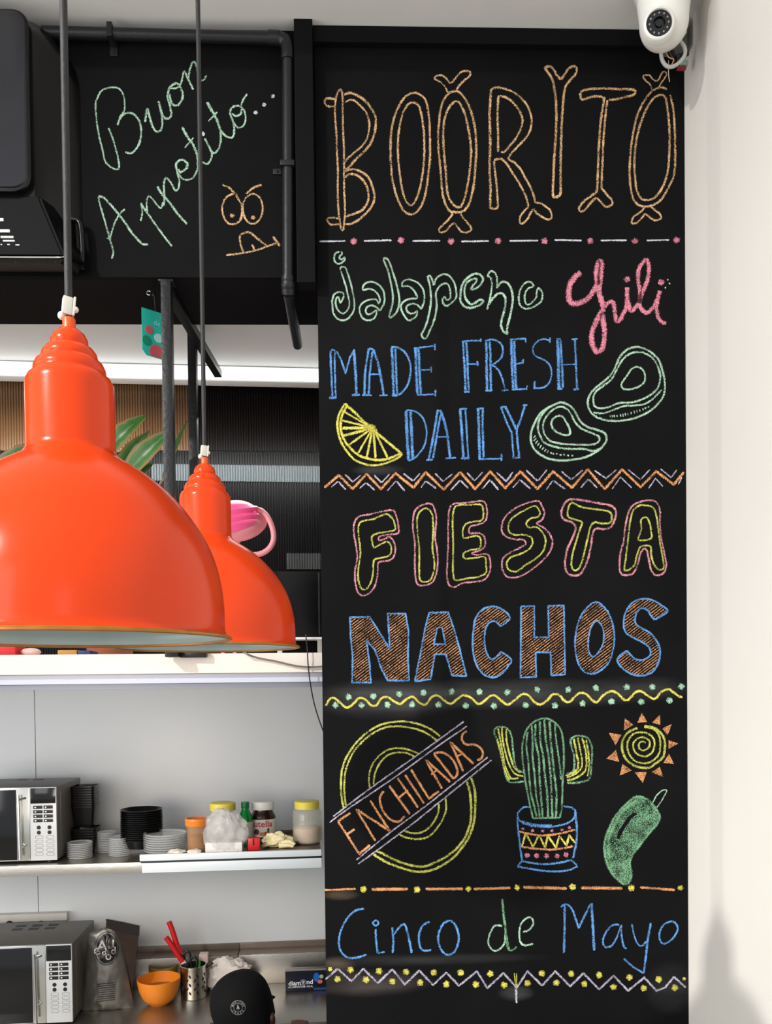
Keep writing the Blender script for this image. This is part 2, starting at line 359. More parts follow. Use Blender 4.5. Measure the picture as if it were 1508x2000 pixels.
CHALK1 = '''
@lettering|ochre outline word BOORITO with antler-like twigs|620 110 5.0267
o 4.2 C 230,325 195,370 178,440 172,560 185,740 190,900 200,1100 200,1300 205,1480 220,1620 235,1700 248,1710 262,1660 270,1500 262,1300 262,1100 262,950 255,800 250,650 248,500 248,400
o 4.5 - 175,425 130,415 90,415 70,445 90,485 130,495 170,492
o 4.5 - 215,1595 150,1585 105,1590 95,1615 120,1645 160,1655 220,1645
o 5.5 - 262,380 320,360 390,385 460,430 520,500 565,580 572,660 560,760 520,860 450,945 380,1010 310,1090 270,1110
o 4 - 268,455 320,430 370,440 420,485 470,540 500,610 510,690 490,800 440,880 370,940 300,1000 268,1040
o 5 - 268,1130 320,1112 370,1112 440,1140 500,1190 540,1280 560,1380 540,1460 480,1540 400,1610 330,1645 280,1650
o 5 - 270,1190 310,1160 350,1158 400,1175 450,1220 490,1290 500,1370 490,1440 440,1510 380,1540 320,1560 280,1575
o 5 C 950,360 880,385 830,440 780,530 745,640 725,750 718,900 722,1050 735,1200 765,1330 800,1430 850,1520 900,1550 950,1545 1000,1500 1045,1410 1070,1300 1090,1150 1105,1000 1105,800 1100,650 1085,520 1060,430 1010,380
o 4.6 C 930,455 880,485 840,560 815,650 795,780 790,920 800,1080 820,1240 845,1360 875,1430 920,1465 960,1420 1000,1320 1025,1200 1045,1050 1050,900 1045,750 1030,620 1010,530 985,475
o 5 - 1340,345 1290,365 1240,430 1210,520 1195,640 1185,780 1190,930 1205,1080 1215,1200 1230,1350 1260,1460 1300,1520 1350,1530 1410,1535
o 5.2 - 1360,440 1310,480 1270,550 1245,640 1235,760 1240,900 1252,1050 1265,1200 1275,1330 1300,1410 1350,1470 1400,1485
o 3.8 - 1280,360 1260,310 1220,265 1165,230 1148,212 1180,190 1220,190 1260,215 1300,262 1330,250
o 4.2 - 1330,1545 1290,1600 1240,1650 1195,1700 1215,1732 1260,1715 1310,1660 1350,1635
%860 110 5.404
o 5.6 - 140,370 190,375 240,420 290,500 330,600 360,720 375,850 380,1000 372,1150 360,1300 340,1430 310,1540 270,1610 220,1645 150,1645
o 5 - 160,470 200,490 235,550 265,630 290,740 315,880 325,1000 320,1120 305,1260 280,1400 250,1520 215,1590 180,1590
o 4.2 - 105,280 130,270 170,220 220,170 270,155 315,165 310,210 260,250 210,300 170,355
o 4.2 - 150,1760 180,1800 220,1850 280,1860 325,1835 320,1800 270,1740 235,1700 215,1660
o 5.6 - 525,1605 530,1400 520,1200 525,1000 525,800 520,600 530,450 535,350
o 4.6 - 535,350 600,330 680,345 760,375 840,430 910,510 950,600 965,690 945,790 890,880 800,970 745,1030 715,1085
o 4.8 - 715,1085 790,1130 850,1200 900,1290 950,1380 985,1470 1000,1545
o 4.8 - 1000,1545 1060,1555 1120,1590 1165,1640 1175,1700 1140,1725 1080,1700 1020,1660 985,1610
o 4.4 - 985,1610 950,1660 920,1720 870,1765 840,1750 845,1690 890,1630 930,1590
o 4.8 - 930,1590 910,1500 870,1410 820,1320 760,1230 710,1150 660,1095 620,1085 570,1105 575,1200 590,1330 600,1450 605,1590 570,1610 525,1605
o 4.8 - 615,415 605,550 605,700 610,850 610,1015
o 5 - 630,420 700,440 770,490 830,570 865,650 865,710 835,800 790,880 730,950 690,1000 640,1015
%1050 110 5.0267
o 5.6 - 175,1385 150,1365 155,1200 160,1050 170,900 180,750 185,600 180,450 165,320 145,230 110,170 75,120 110,100 150,120 185,180 225,230
o 5.6 - 225,230 260,190 300,125 350,100 385,120 370,180 320,235 275,300 255,400 245,530 235,700 230,900 225,1100 225,1340 200,1375 175,1385
o 5.6 - 640,400 560,395 500,410 440,425 422,395 430,350 500,325 600,320 700,320 800,325 900,325 950,335 960,355 930,385 860,400 790,420 700,430
o 5.4 - 655,400 640,500 625,600 610,750 600,900 595,1050 590,1180 580,1320 530,1370 460,1420 410,1480 415,1520 450,1520 490,1480 550,1410 580,1390
o 4.8 - 580,1390 620,1430 660,1475 700,1475 735,1450 725,1410 680,1360 640,1310 628,1290 632,1150 640,1000 645,850 655,700 670,560 685,430
o 4.8 - 1270,325 1230,310 1190,310 1130,340 1080,390 1030,470 980,580 945,720 920,870 905,1050 905,1200 920,1330 950,1420 1010,1470 1080,1475 1150,1455 1220,1400 1290,1280 1335,1180 1350,1050 1350,900 1345,700 1335,550 1320,460 1300,380
o 5 - 1140,410 1090,480 1045,570 1005,680 975,800 955,950 950,1080 960,1220 975,1320 1020,1400 1090,1412 1160,1380 1220,1300 1260,1200 1285,1070 1295,900 1295,750 1285,600 1270,480 1250,400 1215,380 1165,395 1140,410
o 3.2 - 1120,325 1105,280 1060,240 1035,200 1060,185 1100,190 1130,225 1165,245 1195,220 1215,175 1240,150 1265,170 1250,210 1215,260 1190,305
o 4.2 - 1055,1480 1010,1530 950,1570 922,1620 935,1645 980,1630 1030,1580 1060,1550 1110,1590 1160,1612 1210,1590 1200,1550 1150,1510 1110,1475
@border|row of white dashes and pink dots under the top word|0 0 1
w 2.6 L 624,472 675,471
w 4 L 711,471 765,469.5
w 3.2 L 806,471 860,470.5
w 3.2 L 901,472 955,471
w 3 L 995,471 1051,470
w 3 L 1083,469 1136,470
w 3 L 1173,470 1224,469.5
w 3 L 1263,470 1307,469
p 6.2 D 691,471.5 783,470 880.6,471.5 973,471 1063.5,471 1153,471 1240,471.5 1321.5,469.5
@lettering|curly pale green outline word jalapeno|630 480 6.032
g 3.6 - 200,75 160,85 138,125 142,180 175,215 225,205 262,165 258,140 220,165 200,155 205,125 232,95 218,70
g 3.8 - 210,290 215,255 265,255 290,310 320,400 345,500 365,600 375,690 365,770 330,830 275,875 220,880 170,855 130,800 115,700 115,640 140,575 190,548 240,560 245,610 210,680
g 3.6 - 210,680 185,605 155,650 165,730 200,780 250,800 300,750 318,680 300,590 275,480 240,370 215,300
g 3.8 - 470,510 490,460 540,430 600,430 670,470 715,530 730,600 725,680 675,770
g 3.8 - 675,770 640,730 580,705 525,725 510,780 540,810 590,790 635,765 625,830 580,875 520,880 470,850 440,790 440,720 480,670 550,640 630,635 660,680 675,630 650,570 600,525 540,510 490,525 470,510
g 4.2 - 715,155 755,150 790,200 820,290 850,380 875,470 895,560 905,650 890,740 860,800 800,850 785,835 800,770 820,700 830,620 820,520 800,420 775,310 745,230 715,160
g 3.8 - 935,485 945,430 1000,400 1060,410 1130,445 1180,510 1200,590 1190,680 1160,750
g 3.8 - 1160,750 1120,700 1060,685 1000,710 990,760 1030,800 1080,795 1115,770 1105,830 1060,865 1010,880 960,820 925,740 935,680 990,640 1050,625 1115,620 1100,570 1060,510 1000,475 935,485
g 4.2 - 1310,470 1295,410 1265,355 1240,370 1260,450 1275,560 1275,680 1255,800 1225,920 1185,1010 1165,1050 1195,1095 1230,1080 1260,1010 1300,920 1335,800 1345,700 1335,600 1335,550
%840 480 6.032
g 3.8 - 50,460 65,400 110,355 170,335 230,360 280,430 305,510 310,600 280,650 230,690 190,710 155,680 145,640 170,600 200,640 235,620 240,560 225,480 195,445 140,455 95,500 70,550
g 4.6 - 480,520 545,500 600,450 625,390 590,345 530,330 470,360 410,410 375,480 360,560 360,650 400,710 470,735 550,715 610,680 625,645 580,640 530,675 480,690 430,640 405,560 410,490 440,430 490,400 545,390 540,430 500,475 480,520
g 4.4 - 675,365 695,320 730,300 770,330 790,400 785,500
g 4.8 - 785,500 830,440 880,425 930,460 965,540 975,630 965,720 945,820 920,920 905,1000 915,1045
g 4.8 - 915,1045 870,1015 840,960 840,890 865,800 885,700 885,610 850,565 800,565 750,610 710,660 670,750
g 4 - 670,750 700,650 720,540 730,450 710,370 675,365
g 3.8 - 1225,480 1200,440 1150,425 1100,460 1060,530 1045,610 1055,690 1110,740 1180,735 1250,705 1310,650 1325,580 1310,530 1270,495
g 3.6 - 1270,495 1255,560 1250,610 1200,670 1150,695 1120,660 1115,590 1140,520 1180,490 1215,490
@lettering|thick pink cursive word Chili|1090 490 6.032
p 12.5 - 270,255 200,310 140,400 125,500 140,590 200,625 290,600 370,540 430,460 465,380
p 12.5 - 480,400 455,330 460,200 490,120 510,150 505,260 490,380 480,480 500,560 530,640 530,720
p 12 - 520,700 480,780 430,870 400,970 400,1080 430,1160 470,1190 520,1150 545,1040 545,930 530,820 525,730
p 9.5 - 545,670 590,610 640,600 660,650 670,740 690,830 730,810 770,740 800,680 810,560 812,430
p 10 - 812,430 815,520 825,600 850,700 890,690 950,620
p 9.5 - 960,620 965,500 945,350 950,220 1000,140 1045,110 1070,200 1060,320 1020,430 975,540 960,620 980,680 1040,730 1100,690 1150,620 1200,470
p 9 - 1170,590 1160,680 1180,780 1220,840 1275,850
p 6 D 810,335 1215,372
w 1.2 D 1292,342 1314,386 1266,435
@lettering|blue serif words MADE FRESH DAILY|630 650 6.032
b 4.6 L 95,220 100,400 110,600 115,770
b 4.2 L 145,220 145,400 150,600 155,770
b 4 L 85,230 115,200 150,210
b 5.5 L 75,770 165,765
b 4 L 165,215 215,310 270,470
b 3.6 L 270,490 320,300 365,215
b 6 L 370,195 385,400 395,600 400,730
b 5.5 L 345,737 440,728
b 4.8 L 545,185 520,330 500,500 495,730
b 4.4 L 590,220 570,350 555,500 545,730
b 4 L 550,188 600,195
b 5.6 L 600,200 650,350 685,500 720,730
b 3 L 570,490 670,490
b 4 L 465,735 580,735
b 4 L 670,740 770,735
b 6 L 815,175 825,350 830,550 840,735
b 4.8 L 858,190 865,350 870,550 880,735
b 4.2 - 810,168 880,175 960,220 1010,300 1040,400 1030,520 1000,620 940,700 880,742
b 5 L 815,740 885,740
b 6 L 1095,180 1100,400 1110,600 1120,730
b 5.6 L 1130,190 1140,400 1150,600 1160,720
b 3.2 L 1075,185 1200,170 1310,155
b 4 L 1322,130 1325,205
b 3 L 1160,440 1270,435
b 4 L 1277,395 1281,470
b 3.2 L 1110,735 1320,725
b 4 L 1330,670 1330,750
b 7 L 985,920 990,1100 1000,1300 1015,1505
b 7 L 1038,930 1045,1100 1055,1300 1060,1485
b 3.6 - 985,915 1060,920 1130,950 1190,1020 1220,1120 1225,1220 1200,1330 1150,1410 1080,1480 1010,1510
b 5 L 1355,920 1330,1080 1300,1250 1250,1490
b 5 L 1400,930 1370,1080 1345,1230 1300,1480
b 4 L 1345,915 1405,920
b 4.4 L 1220,1500 1300,1495
b 3 L 1360,1230 1460,1225
%860 650 5.2
b 6 L 5,800 40,900 70,1030 85,1150 100,1270
b 3.4 L 50,1277 160,1270
b 6 L 200,780 215,950 225,1120 235,1270
b 4 L 255,780 265,950 275,1120 285,1260
b 4.4 L 193,780 275,770
b 5.5 L 210,1277 300,1270
b 6 L 385,770 390,950 395,1120 400,1290
b 5 L 430,775 430,950 435,1120 440,1270
b 4 L 370,772 442,765
b 3.6 L 390,1285 610,1277
b 5 L 620,1230 622,1302
b 4.2 L 615,755 670,900 725,1020 745,1270
b 5 L 660,750 720,870 775,990
b 4.8 L 860,740 820,870 775,990 785,1100 800,1260
b 4 L 607,757 670,748
b 4 L 835,740 885,735
b 4.4 L 735,1272 812,1265
b 4.8 L 232,95 240,250 250,400 255,590
b 4.8 L 265,90 275,250 280,400 290,590
b 3.8 L 218,92 320,80 405,80
b 4 L 410,58 410,95
b 3 L 285,320 380,318
b 4 L 375,288 380,338
b 4.4 L 240,600 305,600
b 5.6 L 465,90 470,250 470,400 475,590
b 4.8 L 500,90 510,250 510,400 515,590
b 4 - 455,85 510,70 570,80 620,120 635,180 620,250 570,300 520,330
b 4 - 530,330 590,380 630,470 660,580
b 4 L 455,590 530,585
b 5 L 625,590 690,580
b 5.6 L 720,80 725,250 730,400 740,580
b 6.4 L 750,80 755,250 760,400 770,580
b 3.6 L 705,70 870,60
b 4 L 865,58 870,100
b 3.4 L 770,320 840,300
b 4 L 840,270 840,315
b 3.6 L 725,580 880,570
b 4 L 880,535 875,580
b 3 L 1113,48 1115,105
b 3.2 - 1110,80 1060,65 1000,80 950,130 940,190 970,240 1030,265 1085,300 1120,350 1130,420 1110,500 1060,550 1000,565 960,560
b 6 L 958,492 957,575
b 7.5 L 1190,70 1200,250 1200,400 1205,570
b 5 L 1220,80 1230,250 1240,400 1245,560
b 3.4 L 1178,65 1227,65
b 3.4 L 1188,574 1240,570
b 4.6 L 1365,70 1375,250 1380,400 1390,570
b 3 L 1330,70 1395,62
b 2.4 L 1245,325 1370,320
b 5 L 1350,580 1410,570
@drawing|yellow lemon wedge with spokes|630 650 6.032
y 4.6 - 265,835 225,900 190,980 175,1080 190,1200 230,1310 290,1400 370,1490 470,1540 570,1562 680,1555 790,1520 880,1480 940,1430
y 5.6 L 265,835 400,960 540,1100 650,1190 780,1300 940,1430
y 5.6 - 285,870 240,950 215,1050 220,1160 260,1270 330,1360 420,1440 530,1480 640,1500 760,1490 860,1450 920,1420
y 4 L 245,925 545,1100
y 4 L 230,1035 545,1110
y 6.4 L 235,1125 550,1120
y 6 L 250,1215 560,1130
y 4.6 L 315,1320 565,1140
y 4 L 420,1420 575,1150
y 5 L 520,1475 585,1150
y 5 L 625,1475 600,1150
y 4.6 L 765,1470 610,1150
y 9 D 575,1130
y 6 D 610,1160 550,1110
@drawing|small green avocado half with pit|1020 660 5.0267
g 4.8 C 390,635 330,650 250,690 180,740 130,820 90,920 85,1010 110,1080 170,1140 270,1190 400,1205 540,1190 650,1160 760,1095 820,1020 825,970 800,930 720,900 640,875 570,820 520,730 470,670
g 4.4 - 250,690 190,760 160,830 155,900 180,970 220,1030 320,1070 450,1090 600,1090 700,1110 780,1080
g 4 C 380,675 310,700 240,770 205,850 215,930 260,1000 330,1030 450,1045 600,1050 700,1045 755,1010 745,965 660,925 580,890 520,830 480,750 440,700
g 4.4 C 350,765 300,800 285,850 310,900 370,940 430,955 468,940 460,880 420,810 395,775
g 2.2 L 110,985 130,958
g 2.2 L 113,1012 137,985
g 2.2 L 130,1040 152,1005
g 2.2 L 150,1062 168,1030
g 2.2 L 172,1085 188,1050
g 2.2 L 195,1100 212,1072
g 2.2 L 218,1118 235,1090
g 2.2 L 243,1130 257,1103
g 1.6 D 285,1130 305,1138 340,1140 375,1148 410,1148 450,1155 490,1155
@drawing|large green avocado half with pit|1020 660 5.0267
g 4.4 C 1110,90 1040,110 970,170 930,250 880,350 800,430 710,500 655,580 645,660 680,740 760,790 870,815 1000,810 1130,780 1250,720 1340,640 1390,560 1400,450 1385,350 1340,220 1260,140 1180,100
g 4 C 1140,140 1060,155 990,210 940,290 880,400 800,470 730,520 700,580 705,660 750,690 850,680 950,640 1060,635 1160,610 1260,560 1330,490 1355,400 1340,310 1290,210 1210,155
g 3.6 - 700,735 800,740 900,705 1000,670 1100,665 1200,650 1280,600 1370,510
g 3.8 C 1120,285 1070,310 1030,370 980,440 975,480 1010,505 1080,500 1150,475 1200,430 1205,370 1180,310
g 2.2 L 860,760 872,782
g 2.2 L 880,758 890,780
g 2.2 L 900,756 908,780
g 2.2 L 925,755 935,778
g 2.2 L 960,750 970,775
g 2.2 L 985,745 993,775
g 2.2 L 1010,738 1016,768
g 2.2 L 1035,732 1042,760
g 2.2 L 1065,725 1072,752
g 2.2 L 1095,715 1104,745
g 2.2 L 1120,708 1130,735
g 2.2 L 1150,700 1158,725
g 2.2 L 1180,690 1190,712
g 1.6 D 1210,690 1240,680
@border|orange zigzag with lavender chevrons|630 900 4.0757
O 5.4 L 15,215 130,115 240,225 350,105 465,225 580,100 725,215 820,90 965,230 1095,90 1215,225 1335,85 1460,225
v 3.4 L 180,110 240,170
v 2.4 L 240,170 305,115
v 3.4 L 410,115 470,175
v 2.4 L 470,175 535,105
v 4 L 645,103 720,160
v 2.4 L 725,160 775,100
v 3.4 L 895,100 960,165
v 2.4 L 960,165 1035,105
v 3.6 L 1150,95 1210,160
v 2.4 L 1210,160 1275,90
v 3 L 1385,95 1460,165 1500,120
v 2.4 L 70,210 125,165
v 3.6 L 130,170 185,230
v 2.4 L 295,220 345,175
v 3.6 L 350,178 415,235
v 2.4 L 515,240 585,160
v 4.2 L 590,165 655,240
v 2.4 L 785,215 820,160
v 4.2 L 825,165 905,220
v 3 L 1020,235 1095,155
v 3.6 L 1100,160 1160,220
v 3 L 1270,225 1335,150
v 4.2 L 1340,160 1400,230
%970 900 4.0757
O 5.4 L 62,225 190,85 325,225 450,85 600,215 725,70 860,225 1000,70 1145,210 1270,85 1410,190 1490,90
v 2.6 L 15,105 75,160 130,90
v 3.8 L 235,75 325,160
v 2.4 L 330,160 400,70
v 3 L 515,85 595,150 685,75
v 3.2 L 780,80 870,140 955,70
v 2.4 L 1045,70 1145,150 1220,70
v 2.4 L 1305,65 1390,135 1435,70
v 2.4 L 130,215 185,150
v 4.2 L 190,155 270,225
v 2.6 L 395,230 450,155
v 3.8 L 455,160 545,225
v 3.4 L 670,215 730,145
v 3.8 L 735,150 800,215
v 2.4 L 920,225 985,130 1075,215
v 2.4 L 1210,220 1265,140 1325,205
v 2.4 L 1445,190 1475,130
@lettering|bubble word FIESTA in yellow outlined with pink|630 900 4.0757
P 3.6 C 560,395 590,450 605,530 600,578 520,588 450,605 450,632 490,625 530,605 565,640 580,700 565,765 530,793 450,808 440,860 435,930 410,1010 365,1060 315,1072 280,1045 262,970 258,880 275,780 268,680 250,580 252,500 290,445 380,425 480,402
l 3.6 C 515,425 560,465 575,510 575,550 510,565 430,580 395,605 395,640 410,690 460,665 510,645 540,665 548,710 535,750 480,770 415,785 405,830 400,910 380,980 340,1025 305,1010 285,940 285,860 300,760 298,680 285,580 290,510 320,480 400,465 460,440
P 3.8 C 870,345 900,420 905,500 895,600 910,700 918,800 905,900 870,970 800,992 755,980 738,900 735,780 735,650 720,550 722,450 745,385 800,350
l 3.6 C 830,380 870,420 880,500 880,600 875,700 890,800 885,880 860,945 815,965 775,945 770,850 770,700 755,560 755,450 785,395
P 3.6 C 1290,330 1310,400 1295,480 1230,510 1175,525 1170,575 1240,575 1285,600 1295,670 1260,710 1190,735 1230,750 1310,745 1335,800 1330,880 1290,945 1200,965 1110,975 1050,1005 1005,985 990,900 995,780 1000,650 1000,500 1010,390 1040,345 1130,335 1240,322
l 3.6 C 1260,350 1280,400 1270,470 1200,485 1140,505 1115,560 1125,615 1180,605 1240,600 1260,640 1250,695 1180,710 1125,735 1130,775 1200,775 1290,765 1300,830 1300,890 1240,925 1160,935 1060,950 1040,900 1038,780 1040,650 1035,500 1045,390 1080,355 1180,350
%970 900 4.0757
P 3.6 C 325,320 360,360 380,420 360,470 320,500 370,530 420,580 445,650 420,730 370,790 300,850 220,905 150,930 80,920 45,860 50,780 110,730 180,695 230,665 215,630 140,625 70,600 40,550 60,460 130,390 220,345
l 3.6 C 305,360 345,410 330,445 270,460 235,500 260,530 320,530 370,580 390,640 370,720 310,780 230,830 160,880 100,870 80,820 110,770 180,745 250,710 285,660 275,610 220,590 140,590 95,555 105,480 160,430 230,390
P 4.6 C 575,310 680,315 790,335 900,355 945,390 945,450 915,520 860,545 790,540 765,580 750,680 730,770 700,850 660,905 600,912 555,880 545,800 565,700 610,600 630,530 600,490 540,470 515,430 525,370
l 4 C 600,335 680,370 780,385 880,400 915,430 905,490 840,500 780,490 745,530 725,620 700,720 680,800 650,860 615,870 595,830 605,740 640,620 665,540 680,490 630,470 570,445 570,380
P 4 C 1200,315 1270,330 1300,400 1300,500 1310,620 1335,740 1350,830 1330,890 1270,912 1230,870 1210,780 1195,715 1170,700 1145,740 1120,830 1080,900 1000,905 978,850 985,740 1010,640 1025,520 1050,410 1100,345
l 3.8 C 1180,355 1240,370 1270,430 1285,530 1300,650 1320,760 1330,850 1290,865 1250,820 1230,750 1225,685 1180,675 1140,690 1115,760 1090,840 1020,870 1030,760 1045,630 1060,500 1085,400 1130,360
l 3.4 C 1190,450 1215,490 1230,560 1225,620 1130,630 1150,550 1150,470
@lettering|word NACHOS outlined in blue and hatched in orange|630 1160 4.0757
h 1.4 H 218,185 375,183 450,300 535,440 520,155 660,158 685,300 680,500 688,690 520,690 470,600 420,450 350,370 375,560 385,705 235,705 240,500 225,350
b 3.8 CL 218,185 375,183 450,300 535,440 520,155 660,158 685,300 680,500 688,690 520,690 470,600 420,450 350,370 375,560 385,705 235,705 240,500 225,350
h 1.4 H 850,150 1000,145 1050,290 1095,450 1145,655 1030,650 980,480 895,480 860,680 735,695 780,470 815,280;915,270 950,265 980,400 885,400
b 3.8 CL 850,150 1000,145 1050,290 1095,450 1145,655 1030,650 980,480 895,480 860,680 735,695 780,470 815,280
b 3 CL 915,270 950,265 980,400 885,400
h 1.4 H 1490,195 1440,130 1360,100 1280,120 1220,190 1200,300 1195,420 1215,540 1260,620 1340,665 1420,640 1480,570 1500,520 1420,460 1385,500 1340,520 1300,450 1290,330 1310,250 1360,215 1400,240 1415,260
b 3.8 - 1415,260 1490,195 1440,130 1360,100 1280,120 1220,190 1200,300 1195,420 1215,540 1260,620 1340,665 1420,640 1480,570 1500,520 1420,460
b 3.8 - 1420,460 1385,500 1340,520 1300,450 1290,330 1310,250 1360,215 1400,240 1415,260
%970 1160 4.0757
h 1.4 H 195,100 300,97 300,345 415,345 410,95 535,92 545,640 435,650 430,465 310,465 315,660 190,665
b 3.8 CL 195,100 300,97 300,345 415,345 410,95 535,92 545,640 435,650 430,465 310,465 315,660 190,665
h 1.4 H 790,65 720,110 660,200 630,320 625,430 650,550 700,620 770,635 840,600 900,530 935,400 930,270 900,170 850,100;790,215 750,270 730,370 735,460 770,500 820,450 850,380 850,290 820,230
b 4 C 790,65 720,110 660,200 630,320 625,430 650,550 700,620 770,635 840,600 900,530 935,400 930,270 900,170 850,100
b 3.4 C 790,215 750,270 730,370 735,460 770,500 820,450 850,380 850,290 820,230
h 1.4 H 1360,140 1310,90 1240,50 1160,40 1080,70 1025,150 1010,240 1030,310 1090,350 1160,385 1215,430 1220,490 1160,525 1100,515 1035,450 960,520 1000,590 1080,640 1160,650 1240,620 1290,540 1300,440 1270,370 1220,310 1140,265 1105,230 1110,160 1150,115 1200,130 1230,180 1260,205
b 3.8 - 1260,205 1360,140 1310,90 1240,50 1160,40 1080,70 1025,150 1010,240 1030,310 1090,350 1160,385 1215,430 1220,490 1160,525 1100,515 1035,450
b 4.2 - 1035,450 960,520 1000,590 1080,640 1160,650 1240,620 1290,540 1300,440 1270,370 1220,310 1140,265 1105,230 1110,160 1150,115 1200,130 1230,180 1260,205
@border|wavy yellow line with mint dots|630 1160 4.0757
y 5 - 25,890 60,835 95,830 140,865 190,905 240,880 290,830 340,840 385,885 430,885 470,830 520,822 570,855 620,875 670,835 720,820 770,865 820,880 870,820 920,810 970,850 1020,875 1070,840 1120,808 1180,825 1240,875 1290,850 1340,810 1385,812
m 6 D 205,818 405,815 610,798 805,788 1030,778 1250,780 1470,782 105,885 310,885 518,882 712,878 925,882 1140,890 1365,893
%970 1160 4.0757
y 5 - -2,813 50,860 95,880 150,840 200,800 250,805 300,860 345,880 400,850 440,805 490,800 540,850 580,860 620,820 660,790 710,795 760,845 800,860 850,805 910,775 960,790 1020,845 1060,830 1110,780 1160,780 1210,815 1260,835 1310,780 1370,760 1410,785 1450,815 1480,820
m 6 D 325,760 570,762 790,748 1035,742 1240,742 1470,735 232,885 465,888 685,872 915,857 1152,858 1375,848
@drawing|yellow double ring crossed by a banner reading ENCHILADAS|630 1380 4.3086
l 4.4 - 180,860 160,760 155,640 165,530 205,420 280,310 380,215 500,150 650,125 780,140 900,185 990,250
l 4 - 200,840 185,740 185,620 200,520 250,400 330,300 440,215 560,170 690,170 820,200 900,240 965,290
l 5.4 - 1250,600 1280,700 1285,830 1275,960 1240,1080 1180,1180 1100,1270 990,1345 880,1385 760,1385 640,1350 520,1300 425,1240
l 5.4 - 1215,630 1240,720 1250,850 1245,970 1210,1080 1150,1170 1060,1250 950,1310 850,1345 740,1335 620,1295 520,1245 450,1210
l 4 - 400,690 390,600 415,500 470,420 550,365 640,350 730,365 815,400
l 4 - 430,660 440,570 480,480 550,410 640,385 720,395 780,425
l 4 - 1035,770 1040,860 1010,950 950,1040 880,1100 790,1115 700,1100 635,1070
l 4 - 980,820 970,900 930,980 870,1040 800,1065 730,1060 680,1040
v 3 - 90,925 400,690 810,400 1190,125
v 3 - 60,975 200,870 600,600 960,340 1215,165
v 3 - 285,1290 580,1050 850,850 1390,425
v 3 - 300,1325 700,1030 1000,790 1420,450
O 5 L 130,965 310,1240 400,1165
O 5 L 130,965 235,895
O 4.6 L 205,1075 270,1030
O 5 L 445,1130 285,865 565,1045 400,790
O 5 - 515,710 485,760 490,830 530,910 590,960 650,965 690,920
O 5 L 560,665 735,905
O 5 L 630,600 805,850
O 4.6 L 640,770 720,700
O 5 L 695,575 855,815
O 5 L 745,530 895,775 980,710
O 5 L 1005,690 870,450 1075,635
O 4 L 915,575 960,530
O 5.4 L 935,395 1105,610
O 5 - 935,395 1000,385 1070,420 1120,490 1135,560 1105,610
O 5.4 L 1185,545 1075,300 1270,480
O 4 L 1130,420 1190,390
O 5 - 1215,205 1180,230 1175,280 1210,320 1280,320 1330,350 1350,400 1330,440 1300,450
@drawing|green cactus in a blue patterned pot|950 1380 5.2652
G 4.6 - 480,1150 455,1050 425,900 400,760 385,640 370,520 370,400 395,280 440,200 510,145 590,122 660,135 720,180 765,240 785,330 795,450 795,600 785,750 780,900 775,1040 755,1140
G 4 L 480,1148 755,1142
G 4.6 - 425,260 410,400 430,560 440,720 460,900 490,1020 515,1130
G 4.6 - 465,190 475,350 475,520 495,700 510,900 535,1040 550,1140
G 5 - 505,180 505,350 540,520 545,700 560,900 580,1140
G 5 - 550,150 555,350 585,520 600,700 625,900 635,1140
G 5 - 595,130 610,330 640,520 660,700 670,900 680,1140
G 5.6 - 650,150 660,330 680,520 700,700 720,900 715,1140
G 4.6 - 705,180 715,330 740,500 760,650 770,750
G 4 - 385,770 300,780 230,770 195,700 170,600 140,450 105,330 80,260 110,215 180,212 230,240 260,310 270,400 280,500 295,590 325,650 390,680
l 3.8 - 120,225 140,330 165,460 190,600 230,700 260,740 330,735
l 3.4 - 160,215 165,320 190,450 220,560 260,650 310,700 380,715
l 4 - 205,220 205,320 225,440 255,540 290,630 350,680
l 3.6 - 110,330 150,480 180,620 210,710 240,755
G 4.6 - 865,340 875,420 900,500 905,600 890,670 820,695
G 4.6 - 860,345 900,310 950,298 1010,310 1055,340 1085,420 1085,540 1075,650 1055,745 950,780 830,785
l 4.4 - 900,330 920,450 945,580 930,650 870,690 815,710
l 3.6 - 940,320 960,430 985,560 970,640 900,700 825,730
l 4.6 - 985,320 1015,430 1030,560 1015,660 930,730 830,760
l 3.6 - 1025,340 1050,480 1055,620 1040,720
b 4 - 455,1030 390,1035 340,1070 320,1120 340,1170 420,1205 520,1220 640,1235 760,1220 850,1190 905,1140 915,1080 880,1040 790,1025
b 8.5 - 360,1185 450,1213 560,1228 680,1228
b 4.2 - 320,1120 325,1250 345,1420 365,1580
b 5 - 915,1080 930,1250 925,1400 890,1560
b 4.4 - 365,1585 450,1605 600,1620 750,1605 870,1575
b 4 L 870,1575 940,1640
b 4 - 940,1640 850,1680 720,1695 560,1685 320,1645
b 4 L 320,1645 365,1585
O 4.4 - 335,1285 430,1305 560,1325 700,1315 820,1290 915,1265
O 4.4 - 355,1440 450,1455 560,1465 680,1470 800,1455 890,1435
y 4 L 365,1440 405,1300 480,1445 540,1320 605,1450 630,1325 715,1450 750,1330 825,1430 850,1320 910,1400
P 3 D 375,1255 475,1275 578,1280 675,1277 778,1267 853,1245
p 5 D 420,1530 517,1533 618,1535 730,1535 818,1522
@drawing|spiral yellow sun with orange triangle rays|1150 1380 5.265
l 4 - 585,370 540,360 515,385 520,430 565,450 615,420 625,365 590,325 540,315 480,345 455,400 475,465 530,505 590,510 650,470 675,400 665,330 610,280 540,265 460,280 410,340 395,410 415,490 470,555 540,580 620,575 690,530 730,460 735,370 715,280 650,225 570,210
l 5.4 - 500,220 410,260 355,330 340,410 360,500 410,570 480,610 560,630 630,625 700,575 760,520 780,440 780,360 755,290 700,235 640,210 570,200
O 0 F 545,60 600,160 500,165
O 0 F 735,80 735,190 650,165
O 0 F 855,180 810,295 755,225
O 0 F 920,380 820,345 820,435
O 0 F 825,485 875,590 768,578
